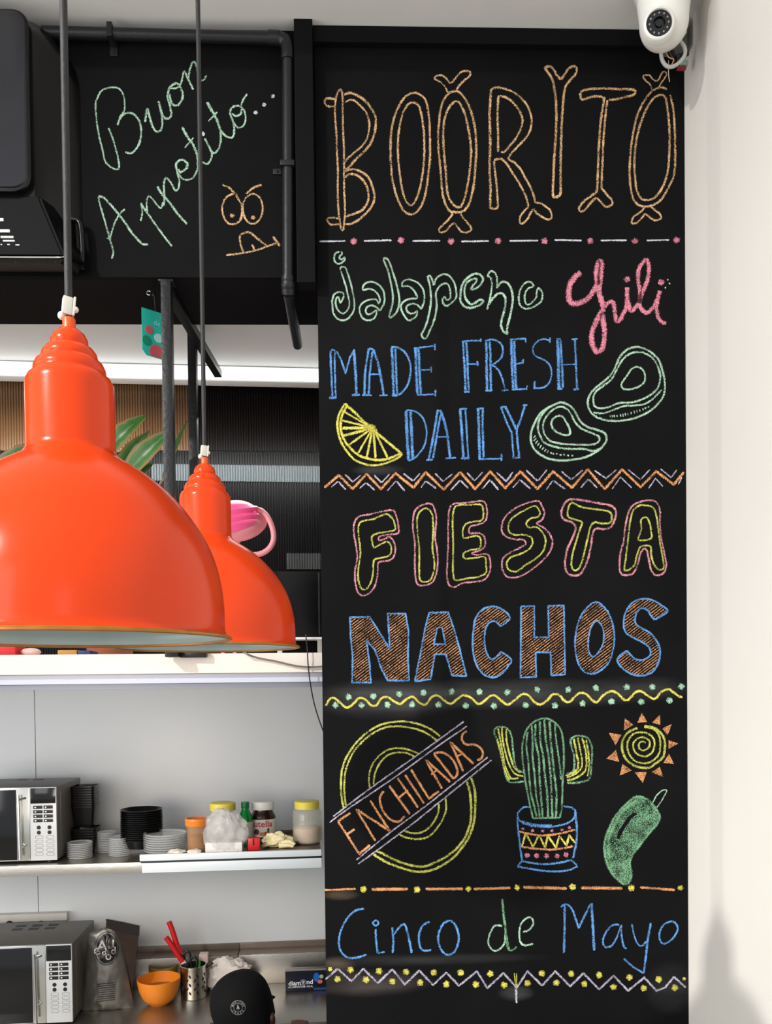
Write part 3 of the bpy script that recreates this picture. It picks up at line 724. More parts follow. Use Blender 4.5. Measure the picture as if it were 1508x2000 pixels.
O 0 F 730,620 765,725 645,675
O 0 F 598,672 555,785 472,675
O 0 F 440,655 345,590 318,712
O 0 F 312,568 280,445 182,535
O 0 F 275,398 205,268 335,290
O 0 F 460,188 370,120 362,245
@drawing|filled green chili pepper with thin stem|1150 1380 5.265
G 0 F 530,920 600,950 660,1000 710,1070 738,1140 700,1220 630,1300 560,1390 490,1480 440,1560 425,1620 440,1700 435,1780 400,1825 350,1825 290,1780 230,1710 185,1620 160,1520 155,1430 170,1340 210,1240 260,1140 320,1060 400,980 460,930;485,1090 495,1105 440,1150 390,1220 350,1290 310,1365 290,1355 300,1290 350,1210 400,1140 450,1095
G 6 C 530,925 600,955 655,1005 705,1075 730,1140 695,1215 625,1295 555,1385 485,1475 435,1560 420,1620 435,1700 430,1778 398,1820 350,1820 292,1775 232,1705 188,1618 164,1520 160,1430 174,1340 215,1240 265,1142 325,1064 403,985 462,935
G 9 - 500,960 400,1030 320,1110 260,1220 210,1340 200,1450 210,1560
g 2.4 - 655,990 700,910 760,860 800,862 780,910 740,980 700,1035
@border|row of orange dashes and yellow dots|0 0 1
O 4.4 L 634,1738 695,1736
O 6.6 L 726,1737 797,1736
O 6 L 831,1736 904,1736
O 6 L 925,1736 997,1734
O 6.8 L 1022,1733 1107,1735
O 7 L 1135,1734 1216,1735
O 5.2 L 1250,1733 1318,1738
y 6.4 D 709.6,1737 814.5,1737 1233,1734 1118,1732
y 5.4 D 914.8,1736 1010.4,1733 1329,1734
@lettering|blue word Cinco|630 1720 4.0757
b 4.6 - 330,222 260,240 190,310 145,400 130,490 150,570 210,615 280,610 350,590
b 4.6 - 425,385 425,460 440,580
b 4 L 440,580 495,565
b 3.4 C 423,315 446,335 425,359 400,338
b 5 L 555,370 565,460 560,575
b 4.8 - 565,430 645,345 680,430 710,575
b 4.6 - 855,325 800,355 770,420 770,500 800,555 865,550
b 4.8 C 1020,320 960,345 925,420 925,500 960,570 1010,590 1060,550 1085,460 1065,370
@lettering|green word de|630 1720 4.0757
g 4 - 1430,360 1370,360 1330,430 1320,500 1360,555 1410,545 1450,490 1455,400
G 5.6 - 1430,145 1445,300 1465,450 1480,535 1495,550
%980 1720 4.0757
G 4 - 30,460 50,540 80,555 120,525
g 4 - 170,410 220,390 250,345 240,300 205,295 155,340 140,420 150,490 190,515 250,500
@lettering|blue word Mayo|980 1720 4.0757
b 4.4 - 470,210 510,185 560,230 610,370
b 5 L 500,195 500,350 495,575
b 4.8 L 610,380 660,280 710,180
b 6 L 715,180 725,350 735,555
b 3.8 - 935,350 880,355 830,410 805,480 825,530 880,510 920,440 950,350 
b 4 - 950,350 955,440 970,520 995,540
b 3.4 - 1035,345 1055,440 1080,500 1115,520 1150,480
b 5 L 1185,335 1165,450 1150,580 1130,735
b 4.4 L 1130,735 1050,690 970,620
b 4 C 1345,325 1290,350 1255,420 1265,485 1300,500 1360,460 1400,390 1385,340
@border|lavender zigzag with yellow dots at the bottom|630 1720 4.0757
v 4.6 L 25,785 120,700 230,800 325,700 440,815 555,705 655,825 770,715 880,830 985,730 1085,835 1230,720 1310,855 1440,735 1480,780
y 6.4 D 220,710 450,718 665,725 885,732 1098,730 1335,742 118,782 345,788 557,802 777,810 985,822 1220,825 1445,828
y 4 D 60,705
%980 1720 4.0757
v 4.6 L 20,740 55,780 120,850 205,720 320,835 425,720 545,840 650,735 775,865 890,755 1005,875 1135,770 1230,875 1300,850 1370,765 1465,850
y 6.2 D 320,737 553,740 775,750 1015,768 1250,785 205,815 435,812 658,822 890,845 1130,857 1378,852
y 3 D 1452,780
l 2.4 L 100,735 110,830
l 2 L 118,735 120,900
v 4 L 110,840 118,975
'''
CHALK2 = '''
@lettering|green cursive words Buon Appetito with three dots|170 100 4.7625
g 3.6 - 200,715 235,800 265,900 290,1000 300,1080 280,1100 230,1085 170,1025 145,920 115,800 90,650 80,500 100,430 140,365 220,340 290,345 330,390 350,470 345,560 310,610 285,690
g 4.2 - 300,640 340,590 400,575 450,600 490,660 505,740 490,850 440,930 400,950 355,940
g 4.6 - 540,660 560,540 580,600 600,670 620,720 650,750 690,730 700,660 690,560 665,465
g 4.6 - 665,465 690,560 720,620 760,625 785,590 770,500 750,420 770,340 830,300 865,330 890,400 880,460 840,505 790,490 765,400
g 3.6 - 770,345 830,345 870,310 890,240 905,190 940,260 990,360
g 4 - 940,260 955,180 980,110 1000,100 1020,150 1025,180 1040,240 1060,268 1085,270 1110,225
g 3.8 - 230,1930 245,1870 225,1790 200,1700 160,1560 120,1420 105,1350
g 4.6 - 105,1350 150,1360 210,1420 280,1500 350,1590 410,1680 470,1750 520,1795 570,1795
g 3.4 - 185,1740 215,1735 250,1620 300,1520 355,1470
g 3 - 500,1580 515,1500 500,1420
g 4 - 500,1415 550,1490 600,1560 700,1700 790,1815
g 3.6 - 560,1500 555,1400 575,1350 620,1390 660,1440 690,1460 710,1400
g 5 - 655,1260 690,1320 760,1400 850,1520 930,1610
g 4 - 715,1440 720,1340 715,1250 735,1180 790,1240 820,1295 850,1280 860,1200
g 4.8 - 860,1200 840,1120 830,1050 880,1010 930,1040 925,1090 870,1130 850,1100
g 3.6 - 860,1150 900,1195 970,1190 1010,1140 1030,1080
g 6 - 1032,1080 1030,980 990,880 930,790 885,705
g 3 L 910,900 990,805
%340 100 4.7625
g 4.2 - 265,1030 310,1050 350,990 345,930 310,860 285,810
g 4 - 345,930 380,950 420,900 435,820 430,730
g 6 - 430,730 390,620 350,550 305,475
w 4 D 267,770
g 3 L 320,655 405,565
g 4.2 - 430,730 480,790 540,805 560,750 550,660 525,590 530,540 570,510 610,515 630,540 615,590 570,605 540,580
g 3.6 - 550,660 590,710 640,700 665,640 655,560 625,510 645,450 680,400
w 3.6 D 760,573 840,500 920,420
@drawing|orange frowning cartoon face with one tooth|340 100 4.7625
o 4.2 - 450,1245 510,1270 560,1320 600,1380 630,1440 630,1530 600,1590 540,1612 490,1590 455,1520 450,1440 480,1370 540,1330 590,1340
o 4 C 700,1340 750,1330 800,1370 825,1450 810,1540 760,1600 700,1600 655,1540 640,1450 660,1380
o 4.6 - 670,1330 740,1270 815,1245
o 4.4 D 540,1530
o 4 D 735,1548
o 4 - 485,1900 600,1885 740,1860 860,1820 970,1780
o 4.6 - 650,1880 620,1800 615,1720 660,1690 710,1690 770,1740 860,1810
o 4.6 L 725,1800 750,1850
o 6 L 920,1725 985,1815
'''
# ================================================================== the setting
YB = 2.5
zC = at(600, 44, Y=2.47).z                      # ceiling height
xR = at(1341, 1000, Y=YB).x                     # plane of the white side wall
zSof = at(300, 542, Y=YB).z                     # underside of the soffit
M_wall = mat('white_painted_plaster', (226, 222, 215), 0.6, var=0.03, nscale=3, bump=0.06, bscale=25)
M_ceil = mat('ceiling_paint', (222, 221, 218), 0.7, var=0.03, nscale=4, bump=0.05, bscale=30)
M_floor = mat('grey_floor_screed', (186, 181, 172), 0.5, var=0.1, nscale=6)
M_black = mat('matt_black_paint', (12, 12, 14), 0.6, var=0.15, nscale=20, bump=0.08, bscale=160, spec=0.12)
M_black2 = mat('black_gloss_paint', (22, 22, 24), 0.36, var=0.2, nscale=30, bump=0.15, bscale=120, spec=0.4)
M_kwall = mat('white_laminate_panel', (228, 232, 234), 0.32, var=0.03, nscale=5, bump=0.02, bscale=9)
M_kwhite = mat('kitchen_white_enamel', (214, 216, 216), 0.4, var=0.04, nscale=5)
M_steel = mat('brushed_stainless_steel', (190, 186, 178), 0.27, 0.95, var=0.12, nscale=8, bump=0.12, bscale=18, aniso=(3, 3, 60))
M_steelh = mat('brushed_steel_worktop', (172, 168, 160), 0.3, 0.95, var=0.15, nscale=5, bump=0.1, bscale=25, aniso=(2, 40, 40))
struct('floor', MB().box(-4.5, xR + 0.15, -4, 5.5, -0.1, 0), M_floor)
struct('ceiling', MB().box(-4.5, xR + 0.15, 2.16, 3.2, zC, zC + 0.1), M_ceil)
zTop = 6.3
struct('ceiling_high', MB().box(-3.4, xR + 0.15, -0.4, 3.2, zTop, zTop + 0.1), M_ceil)
struct('wall_above', MB().box(-4.5, xR, 2.16, 2.26, zC + 0.1001, zTop), M_wall)
struct('wall_right', MB().box(xR, xR + 0.15, -4, 5.5, 0, zTop), M_wall)
xL = at(623, 800, Y=YB).x
struct('wall_pillar', MB().box(xL, xR - 0.001, YB + 0.012, 2.84, 0, zC), M_black)
# soffit over the kitchen opening
xs0 = at(577, 300, Y=2.455).x; xs1 = at(613, 300, Y=2.455).x
struct('wall_upper', MB().box(-4.2, xL - 0.001, YB + 0.012, 2.82, zSof, zC), M_black)
zh = at(900, 83, Y=2.475).z; zvs = at(595, 551, Y=2.455).z
struct('trim_1', MB().box(xs1 + 0.0005, xR - 0.001, 2.478, YB + 0.012, zh, zC - 0.001, 0.001), M_black)
struct('trim_2', MB().box(xs0, xs1, 2.455, YB + 0.0115, zvs, zC - 0.0005, 0.002), M_black)
zv2 = at(600, 551, Y=2.52).z
# ------------------------------------------------------------------ chalkboards
def chalkboard_mat(name, smudges_reflections):
    m = bpy.data.materials.new(name); m.use_nodes = True; nt = m.node_tree; L = nt.links.new
    b = nt.nodes['Principled BSDF']; b.inputs['Roughness'].default_value = 0.68; b.inputs['Specular IOR Level'].default_value = 0.1
    tc = nt.nodes.new('ShaderNodeTexCoord')
    n = nt.nodes.new('ShaderNodeTexNoise'); n.inputs['Scale'].default_value = 2.6; n.inputs['Detail'].default_value = 6; L(tc.outputs['Object'], n.inputs['Vector'])
    cr = nt.nodes.new('ShaderNodeValToRGB'); L(n.outputs[0], cr.inputs[0])
    cr.color_ramp.elements[0].position = 0.42; cr.color_ramp.elements[0].color = rgb((9, 9, 11)); cr.color_ramp.elements[1].position = 0.9; cr.color_ramp.elements[1].color = rgb((19, 19, 19))
    col = cr.outputs[0]
    sp = nt.nodes.new('ShaderNodeSeparateXYZ'); L(tc.outputs['Object'], sp.inputs[0])
    mp = nt.nodes.new('ShaderNodeMapping'); mp.inputs['Scale'].default_value = (3, 1, 14); L(tc.outputs['Object'], mp.inputs[0])
    n2 = nt.nodes.new('ShaderNodeTexNoise'); n2.inputs['Scale'].default_value = 1.7; n2.inputs['Detail'].default_value = 5; L(mp.outputs[0], n2.inputs['Vector'])
    def M_(op, a, bb, c=False):
        q = nt.nodes.new('ShaderNodeMath'); q.operation = op; q.use_clamp = c
        for i, v in enumerate((a, bb)):
            if isinstance(v, (int, float)): q.inputs[i].default_value = v
            elif v is not None: L(v, q.inputs[i])
        return q.outputs[0]
    for (cx, cz, rx, rz, amt, sc_) in smudges_reflections:      # wiped chalk dust, plus brownish reflections painted into the colour
        dx = M_('POWER', M_('ABSOLUTE', M_('DIVIDE', M_('SUBTRACT', sp.outputs[0], cx), rx), None), 2.0)
        dz = M_('POWER', M_('ABSOLUTE', M_('DIVIDE', M_('SUBTRACT', sp.outputs[2], cz), rz), None), 2.0)
        k = M_('MULTIPLY', M_('POWER', M_('SUBTRACT', 1.0, M_('ADD', dx, dz), True), 1.6), M_('MULTIPLY', M_('POWER', n2.outputs[0], 1.7), amt * 1.35))
        mx = nt.nodes.new('ShaderNodeMix'); mx.data_type = 'RGBA'; L(k, mx.inputs[0]); L(col, mx.inputs[6]); mx.inputs[7].default_value = rgb(sc_); col = mx.outputs[2]
    L(col, b.inputs['Base Color'])
    n3 = nt.nodes.new('ShaderNodeTexNoise'); n3.inputs['Scale'].default_value = 300; L(tc.outputs['Object'], n3.inputs['Vector'])
    bp = nt.nodes.new('ShaderNodeBump'); bp.inputs['Strength'].default_value = 0.15; bp.inputs['Distance'].default_value = 0.002; L(n3.outputs[0], bp.inputs['Height']); L(bp.outputs[0], b.inputs['Normal'])
    return m
cb_loc = Vector((xL, YB, 0))
def sm(px, py, rx, ry, a, c=(120, 122, 122)):
    p = at(px, py, Y=YB) - cb_loc; return (p.x, p.z, rx * YB / F, ry * YB / F, a, c)
mb_board = chalkboard_mat('chalkboard_black', [sm(760, 1365, 170, 44, .42), sm(1000, 1355, 340, 34, .40), sm(1250, 1345, 120, 30, .22), sm(740, 918, 60, 14, .3),
    sm(665, 1748, 40, 12, .45, (170, 145, 120)), sm(720, 1920, 140, 30, .4, (130, 120, 116)), sm(1008, 1940, 40, 18, .5), sm(1310, 1930, 60, 60, .2), sm(800, 1875, 300, 14, .2), sm(660, 1885, 40, 20, .5, (150, 130, 110))])  # brownish patches at the lower left paint reflections onto the board
board = thing('chalkboard', 'tall black menu chalkboard covered in coloured chalk lettering and drawings beside the white wall', 'chalkboard', cb_loc)
part('board_panel', MB().box(xL, xR - 0.0015, YB, YB + 0.0115, 0.002, zh - 0.0005), mb_board, board, smooth=False)
M_b2 = chalkboard_mat('upper_chalkboard_black', [])
cb2 = Vector((-1.8, YB, zSof))
board2 = thing('chalkboard', 'black chalkboard panel over the kitchen opening with a green greeting and an orange chalk face', 'chalkboard', cb2)
part('board_panel', MB().box(-1.8, xs0 - 0.001, YB, YB + 0.0115, zSof + 0.001, zC - 0.001), M_b2, board2, smooth=False)
draw_chalk(CHALK1, board, YB, 'c'); draw_chalk(CHALK2, board2, YB, 'c')
# ------------------------------------------------------------------ kitchen shell (frame K)
zLedT = kt(300, 1277, Y=2.565).z; zLedB = kt(300, 1316, Y=2.565).z
xKr = kt(650, 1300, Y=2.62).x
yW = 3.75
zBt = kt(250, 710, Y=3.40).z; zBb = kt(250, 740, Y=3.40).z
xseam = kt(69, 1450, Y=yW).x
struct('wall_back', MB().box(-3.2, 1.6, yW + 0.012, yW + 0.12, 0.0, zC), M_kwall, KM)
wb = bpy.data.objects['wall_back']
def wpanel(x0, x1, z0, z1):
    o = bpy.data.objects.new('wall_panel', MB().box(x0, x1, yW, yW + 0.012, z0, z1, 0.0015).mesh('wall_panel', M_kwall, None, False)); COL.objects.link(o); o.parent = wb
wpanel(-2.6, xseam - 0.0015, 0.9, zLedB + 0.03); wpanel(xseam + 0.0015, 0.6, 0.9, zLedB + 0.03)
zKc = EYE.z + 1.285
struct('ceiling_kitchen', MB().box(-3.2, 1.4, 2.83, 3.42, zKc, zKc + 0.03), mat('kitchen_ceiling_white', (205, 206, 206), 0.45, var=0.04, nscale=3), KM)
# bulkhead with a white ledge and a rail under it
struct('trim_3', MB().box(-3.0, xL - 0.0 + 0.02, 2.565, yW - 0.001, zLedB, zLedT, 0.003), mat('warm_white_ledge_paint', (226, 216, 206), 0.45, var=0.05, nscale=9, bump=0.15, bscale=12), KM)
zr1 = kt(300, 1318, Y=2.60).z; zr2 = kt(300, 1335, Y=2.60).z; zr3 = kt(300, 1345, Y=2.63).z
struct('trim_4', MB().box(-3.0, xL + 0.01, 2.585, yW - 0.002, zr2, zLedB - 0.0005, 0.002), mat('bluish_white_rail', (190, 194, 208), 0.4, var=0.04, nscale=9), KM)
struct('trim_5', MB().box(-3.0, xL + 0.01, 2.615, yW - 0.003, zr3, zr2 - 0.0005, 0.001), mat('grey_rail_lip', (156, 160, 172), 0.4, var=0.04, nscale=9), KM)  # darker grey lip set back below the bluish rail
# light batten across the top of the kitchen
bat = thing('light_batten', 'long white fluorescent light batten across the top of the ribbed kitchen wall', 'light', (-0.8, 3.41, zBb), KM)
part('housing', MB().box(-2.6, 0.9, 3.40, 3.46, zBb, zBt, 0.004), mat('batten_housing_white', (236, 238, 236), 0.4, var=0.02), bat)
part('diffuser', MB().box(-2.55, 0.85, 3.392, 3.4005, zBb + 0.006, zBt - 0.006, 0.003), mat('batten_diffuser', (250, 252, 250), 0.5, var=0.0, emit=2.4), bat)
# ribbed panels
def ribs(px0, px1, py0, py1, Y, pitch=0.0105, h=0.0045):
    x0 = kt(px0, (py0 + py1) / 2, Y=Y).x; x1 = kt(px1, (py0 + py1) / 2, Y=Y).x
    z1 = kt((px0 + px1) / 2, py0, Y=Y).z; z0 = kt((px0 + px1) / 2, py1, Y=Y).z
    mb = MB(); bm = mb.bm; n = max(2, int((x1 - x0) / pitch)); cols = []
    for i in range(n):
        a = x0 + (x1 - x0) * i / n; w = (x1 - x0) / n
        for f, d in ((0.0, 0), (0.22, 0), (0.38, 1), (0.84, 1)): cols.append((a + w * f, Y - h * d))
    cols.append((x1, Y))
    F_ = [(bm.verts.new((x, y, z0)), bm.verts.new((x, y, z1))) for x, y in cols]
    B_ = [(bm.verts.new((x0, Y + 0.006, z0)), bm.verts.new((x0, Y + 0.006, z1))), (bm.verts.new((x1, Y + 0.006, z0)), bm.verts.new((x1, Y + 0.006, z1)))]
    for a, b in zip(F_, F_[1:]): bm.faces.new((a[0], b[0], b[1], a[1]))
    bm.faces.new((B_[0][0], B_[0][1], B_[1][1], B_[1][0]))
    bm.faces.new((B_[0][0], F_[0][0], F_[0][1], B_[0][1])); bm.faces.new((B_[1][0], B_[1][1], F_[-1][1], F_[-1][0]))
    bm.faces.new([B_[0][1]] + [f[1] for f in F_] + [B_[1][1]]); bm.faces.new([B_[0][0], B_[1][0]] + [f[0] for f in F_[::-1]])
    return mb
rp = thing('ribbed_screen', 'ribbed dark plastic screen wall behind the black posts under the light batten', 'screen', (-0.8, 3.5, zLedT), KM)
Mr = [mat('ribbed_brown', (112, 80, 50), 0.3, var=0.2, nscale=3, coat=0.3), mat('ribbed_dark_brown', (92, 64, 40), 0.3, var=0.25, nscale=5, coat=0.3),
      mat('ribbed_black_brown', (13, 9, 7), 0.35, var=0.3, nscale=6, spec=.15), mat('ribbed_black', (7, 7, 7), 0.35, var=0.3, nscale=5, spec=.15)]
part('ribbed_panel', ribs(-260, 280, 735, 880, 3.5), Mr[0], rp, 'brown ribbed panel', smooth=False)
part('ribbed_panel', ribs(281.5, 378, 735, 880, 3.5), Mr[1], rp, 'darker brown ribbed panel', smooth=False)
part('ribbed_panel', ribs(378.5, 700, 735, 882, 3.5), Mr[2], rp, 'nearly black ribbed panel', smooth=False)
part('ribbed_panel', ribs(-260, 280, 881.5, 1300, 3.502), Mr[3], rp, smooth=False)
part('ribbed_panel', ribs(281.5, 700, 883.5, 1300, 3.502), Mr[3], rp, smooth=False)
part('ribbed_reflection', ribs(296, 700, 909, 941, 3.497), mat('ribbed_pale_blue_grey', (58, 70, 74), 0.4, var=0.2, nscale=9), rp, 'pale grey ribbed strip imitating a reflection', smooth=False)  # pale strip modelled in place of a light band reflected in the panels
part('ribbed_reflection', ribs(560, 700, 1081, 1112, 3.497), mat('ribbed_grey', (46, 48, 47), 0.4, var=0.3, nscale=9), rp, 'short grey ribbed strip imitating a reflection', smooth=False)  # shorter strip, likewise a reflected band put into shape and colour
# ================================================================== conduit, posts, card
Mp = mat('black_painted_conduit', (24, 24, 27), 0.4, var=0.2, nscale=40, bump=0.2, bscale=90)
yP = 2.472; rP = 11.0 * yP / F
pA = at(84, 63.5, Y=yP); pB = at(545, 75, Y=yP); pC = at(562, 98, Y=yP); pD = at(562.5, 556, Y=yP)
pipe = thing('conduit_pipe', 'black painted conduit pipe running along the top and down beside the green chalk greeting', 'pipe', pA)
part('pipe_run', MB().tube([pA, pB], rP, 16), Mp, pipe)
el = smoothpts([tuple(pB), tuple(pB + (pC - pB) * 0.5 + Vector((0.007, 0, 0.006))), tuple(pC)], step=0.004)
part('elbow', MB().tube(el, rP * 1.12, 16).tube([pB - Vector((0.03, 0, -0.0008)), pB], rP * 1.2, 16).tube([pC, pC - Vector((0, 0, 0.03))], rP * 1.2, 16), Mp, pipe)
part('pipe_run', MB().tube([pC - Vector((0, 0, 0.02)), pD], rP, 16), Mp, pipe)
pE = pD + Vector((0.0, 0.015, -0.018)); pF = Vector((pD.x, 2.845, pD.z - 0.022)); 
part('elbow', MB().ball(pD, rP * 1.25).tube([pD + Vector((0, 0, 0.02)), pD, pE], rP * 1.2, 16), Mp, pipe)
part('pipe_run', MB().tube([pE, pF], rP, 16).ball(pF, rP), Mp, pipe)
for (cx, cy, vert) in ((217, 66, 0), (562, 325, 1)):
    c = at(cx, cy, Y=yP); mb = MB()
    if vert:
        mb.box(c.x - rP * 1.25, c.x + rP * 1.25, yP - rP * 1.25, YB - .0003, c.z - .008, c.z + .008, .003).box(c.x - .045, c.x - rP, YB - .004, YB - .0003, c.z - .008, c.z + .008, .001).ball((c.x - .033, YB - .004, c.z), .004)
    else:
        mb.box(c.x - .008, c.x + .008, yP - rP * 1.25, YB - .0003, c.z - rP * 1.25, c.z + rP * 1.25, .003).box(c.x - .011, c.x + .011, YB - .004, YB - .0003, c.z - .045, c.z + .04, .001).ball((c.x, YB - .005, c.z + .031), .0045).ball((c.x, YB - .005, c.z - .036), .004)
    part('pipe_clamp', mb, Mp, pipe)
Mpost = mat('black_steel_post', (13, 13, 14), 0.42, var=0.4, nscale=60, bump=0.35, bscale=70)
def post(label, px, Y, w, ztop, zbot, foot=True):
    c = at(px, 700, Y=Y); x = c.x
    t = thing('steel_post', label, 'post', (x, Y, zbot))
    part('post_tube', MB().box(x - w / 2, x + w / 2, Y, Y + w * 1.15, zbot, ztop, 0.0015), Mpost, t)
    part('foot_plate', MB().box(x - w * .65, x + w * .65, Y + 0.001, Y + w * 1.6, zbot - .003, zbot + .012, 0.0015), Mpost, t)
    part('end_plate', MB().box(x - w * .75, x + w * .75, Y + .0005, Y + w * 1.5, ztop - .006, ztop, 0.001), Mpost, t)
    return x
zpf = at(340, 1281, Y=2.505).z
xp1 = post('black square steel post nearest the hanging teal card', 325.5, 2.505, 0.029, zSof - 0.0005, zpf)
xp2 = post('black square steel post behind the one with the teal card', 374.5, 3.0, 0.029, at(375, 640, Y=3.0).z, zLedT + 0.004)
xb = xp1 + 0.0145
q1 = at(337, 590, X=xb + .006); q2 = at(425, 719, X=xb + .006)
b1 = Vector((xp1, 2.545, zSof - 0.016)); b2 = Vector((xp1 + .012, 3.36, q2.z + .004))
beam = MB(); d = (b2 - b1)
rotm = Matrix.Translation(b1) @ d.to_track_quat('Y', 'Z').to_matrix().to_4x4()
beam.box(-.0145, .0145, 0, d.length, -.015, .013, .001, M=rotm)
solo('ceiling_beam', beam, Mpost, 'black steel beam running back under the soffit from the posts', 'beam', b1)
# hanging card
ca = at(277, 600, Y=2.545); th = math.radians(40)
card = thing('hanging_card', 'small teal card with coloured dots hanging beside the front black post', 'card', ca)
Rc = Matrix.Translation(ca) @ Matrix.Rotation(th, 4, 'Z')
ch_ = 0.135; cw = 0.092
mbc = MB(); mbc.prism([(0, 0), (cw, 0), (cw, -ch_ - .004), (0.012, -ch_ - .002), (0, -ch_ + .012)], 0, 0.002, M=Rc)
part('card_sheet', mbc, mat('teal_card', (34, 178, 160), 0.45, var=0.08, nscale=20), card, smooth=False)
def cdisc(x, z, r, m, n, sx=1.0):
    mb = MB(); pts = [(x + r * sx * math.cos(a * math.pi / 12), z + r * math.sin(a * math.pi / 12)) for a in range(24)]
    pts = [(min(max(a, 0.001), cw - .001), max(b, -ch_)) for a, b in pts]
    mb.prism(pts, -0.0012, 0.0, M=Rc); part('printed_dot', mb, m, card, n, smooth=False)
cdisc(.022, -.060, .0125, mat('card_red', (196, 82, 92), .5), 'red printed dot'); cdisc(.014, -.094, .0145, mat('card_green', (10, 132, 100), .5), 'dark green printed dot')
cdisc(.052, -.078, .0135, mat('card_pale', (170, 214, 210), .5), 'pale printed dot'); cdisc(.045, -.122, .023, mat('card_red', (196, 82, 92), .5), 'large red printed dot')
text_mesh('de', 0.022, mat('card_print', (120, 214, 204), .5), 'card_lettering', card, lambda x, y: Rc @ Vector((.047 + x, -.0015, -.035 + y)))
hk = at(292, 572, Y=2.56)
ring = [(hk.x + .006 * math.cos(a) - .002, 2.56 + 0.0, hk.z + .006 * math.sin(a)) for a in [i * math.pi / 6 + .6 for i in range(10)]]
part('hook', MB().tube(ring, .0018, 8), mat('bright_steel', (200, 200, 196), .25, 1.0), card, 'bright steel hook')
part('cord', MB().tube([(hk.x + .012, 2.565, zSof), (hk.x + .014, 2.562, hk.z - .02), tuple(Rc @ Vector((.045, .001, -.001)))], .0014, 8).ball((hk.x + .012, 2.563, hk.z - .004), .006), mat('black_cord', (15, 15, 15), .5), card)
# ================================================================== television
YT = 2.40
def q_(px, py, Y=YT): return at(px, py, Y=Y)
tvx = q_(66, 300).x; xtl = tvx - .62; ztvt = q_(20, 27).z; zsb = q_(30, 377).z; ztb = at(60, 534, Y=2.498).z; zch = q_(60, 512, 2.385).z
tv = thing('television', 'bulky black television with a rounded grey screen mounted high on the upper chalkboard', 'television', (tvx - .3, 2.45, ztb))
Mtv = mat('glossy_black_plastic', (12, 12, 13), 0.2, var=0.1, nscale=10, spec=0.4)
def rrect(x0, x1, z0, z1, r, n=6):
    o = []
    for cx, cz, a0 in ((x1 - r, z1 - r, 0), (x0 + r, z1 - r, 90), (x0 + r, z0 + r, 180), (x1 - r, z0 + r, 270)):
        for i in range(n + 1):
            a = math.radians(a0 + 90 * i / n); o.append((cx + r * math.cos(a), cz + r * math.sin(a)))
    return o
def loft(loops):
    mb = MB(); bm = mb.bm; R = [[bm.verts.new(p) for p in L_] for L_ in loops]
    for A, B in zip(R, R[1:]):
        n = len(A)
        for k in range(n): bm.faces.new((A[k], A[(k + 1) % n], B[(k + 1) % n], B[k]))
    bm.faces.new(R[0][::-1]); bm.faces.new(R[-1]); return mb
def rr2(x0, x1, z0, z1, rt_, rb_, n=8):
    o = []
    for cx, cz, a0, r in ((x1 - rt_, z1 - rt_, 0, rt_), (x0 + rt_, z1 - rt_, 90, rt_), (x0 + rb_, z0 + rb_, 180, rb_), (x1 - rb_, z0 + rb_, 270, rb_)):
        for i in range(n + 1):
            a = math.radians(a0 + 90 * i / n); o.append((cx + r * math.cos(a), cz + r * math.sin(a)))
    return o
zbk = at(60, 526, Y=2.498).z
loops = []
for Y, pxr, pyt, rt_, dz in ((2.398, 67, 30, .055, .02), (2.405, 72, 32, .06, .014), (2.43, 92, 36, .09, .004), (2.46, 124, 36, .13, .0), (2.485, 148, 44, .17, .0), (2.4990, 158, 52, .19, .0)):
    loops.append([(x, Y, z) for x, z in rr2(xtl - .03, at(pxr, 300, Y=Y).x, zbk + dz, min(at(20, pyt, Y=Y).z, zC - .004), rt_, .03)])
part('cabinet', loft(loops), Mtv, tv)
lp = [[(x, y, z) for x, z in rrect(xtl + .004 - g, tvx - .002 + g, zsb - .008, ztvt + g, .045)] for y, g in ((2.378, -.006), (2.383, 0), (2.400, 0))]
part('bezel', loft(lp), Mtv, tv)
lp = [[(x, y, z) for x, z in rrect(xtl + .010 - g, tvx - .010 + g, zsb + .003, ztvt - .008 + g, .038)] for y, g in ((2.3745, -.004), (2.378, 0), (2.382, 0))]
part('screen', loft(lp), mat('grey_glass_screen', (40, 40, 45), 0.14, var=0.05, nscale=3), tv, 'dark grey glass screen')
xc0 = q_(78, 385).x; xc1 = q_(128, 506, 2.37).x
mb = MB(); bm = mb.bm
A = [bm.verts.new(p) for p in ((xtl, 2.392, zsb - .010), (xc0, 2.392, zsb - .010), (xc1, 2.362, zch + .004), (xtl, 2.362, zch + .004))]
B = [bm.verts.new(p) for p in ((xtl, 2.46, zsb - .010), (xc0 + .03, 2.46, zsb - .010), (xc1 + .03, 2.48, ztb + .006), (xtl, 2.48, ztb + .006))]
bm.faces.new(A); bm.faces.new(B[::-1])
for i in range(4): bm.faces.new((A[i], B[i], B[(i + 1) % 4], A[(i + 1) % 4]))
bmesh.ops.bevel(bm, geom=bm.edges[:], offset=.006, segments=2, affect='EDGES')
chin = part('chin', mb, Mtv, tv)
part('chrome_strip', MB().tube([(xtl, 2.362, zch + .002), (xc1 - .025, 2.362, zch + .002), (xc1 + .006, 2.375, zch + .010)], .0022, 8), mat('chrome', (210, 210, 205), .18, 1.0), chin, 'thin chrome strip')
xt2 = at(160, 522, Y=2.46).x
mb = MB(); bm = mb.bm
A = [bm.verts.new(p) for p in ((xtl, 2.368, zch + .0005), (xc1 - .005, 2.368, zch + .0005), (xt2, 2.45, zch + .03), (xt2, 2.4990, ztb + .02), (xtl, 2.4990, ztb + .02))]
B = [bm.verts.new((v.co.x - (.012 if v.co.x > xtl + .1 else 0), v.co.y + (.012 if v.co.y < 2.46 else 0), zch - .006 if v.co.y < 2.4 else (ztb if v.co.y > 2.48 else (zch + ztb) / 2 - .006))) for v in A]
bm.faces.new(A); bm.faces.new(B[::-1])
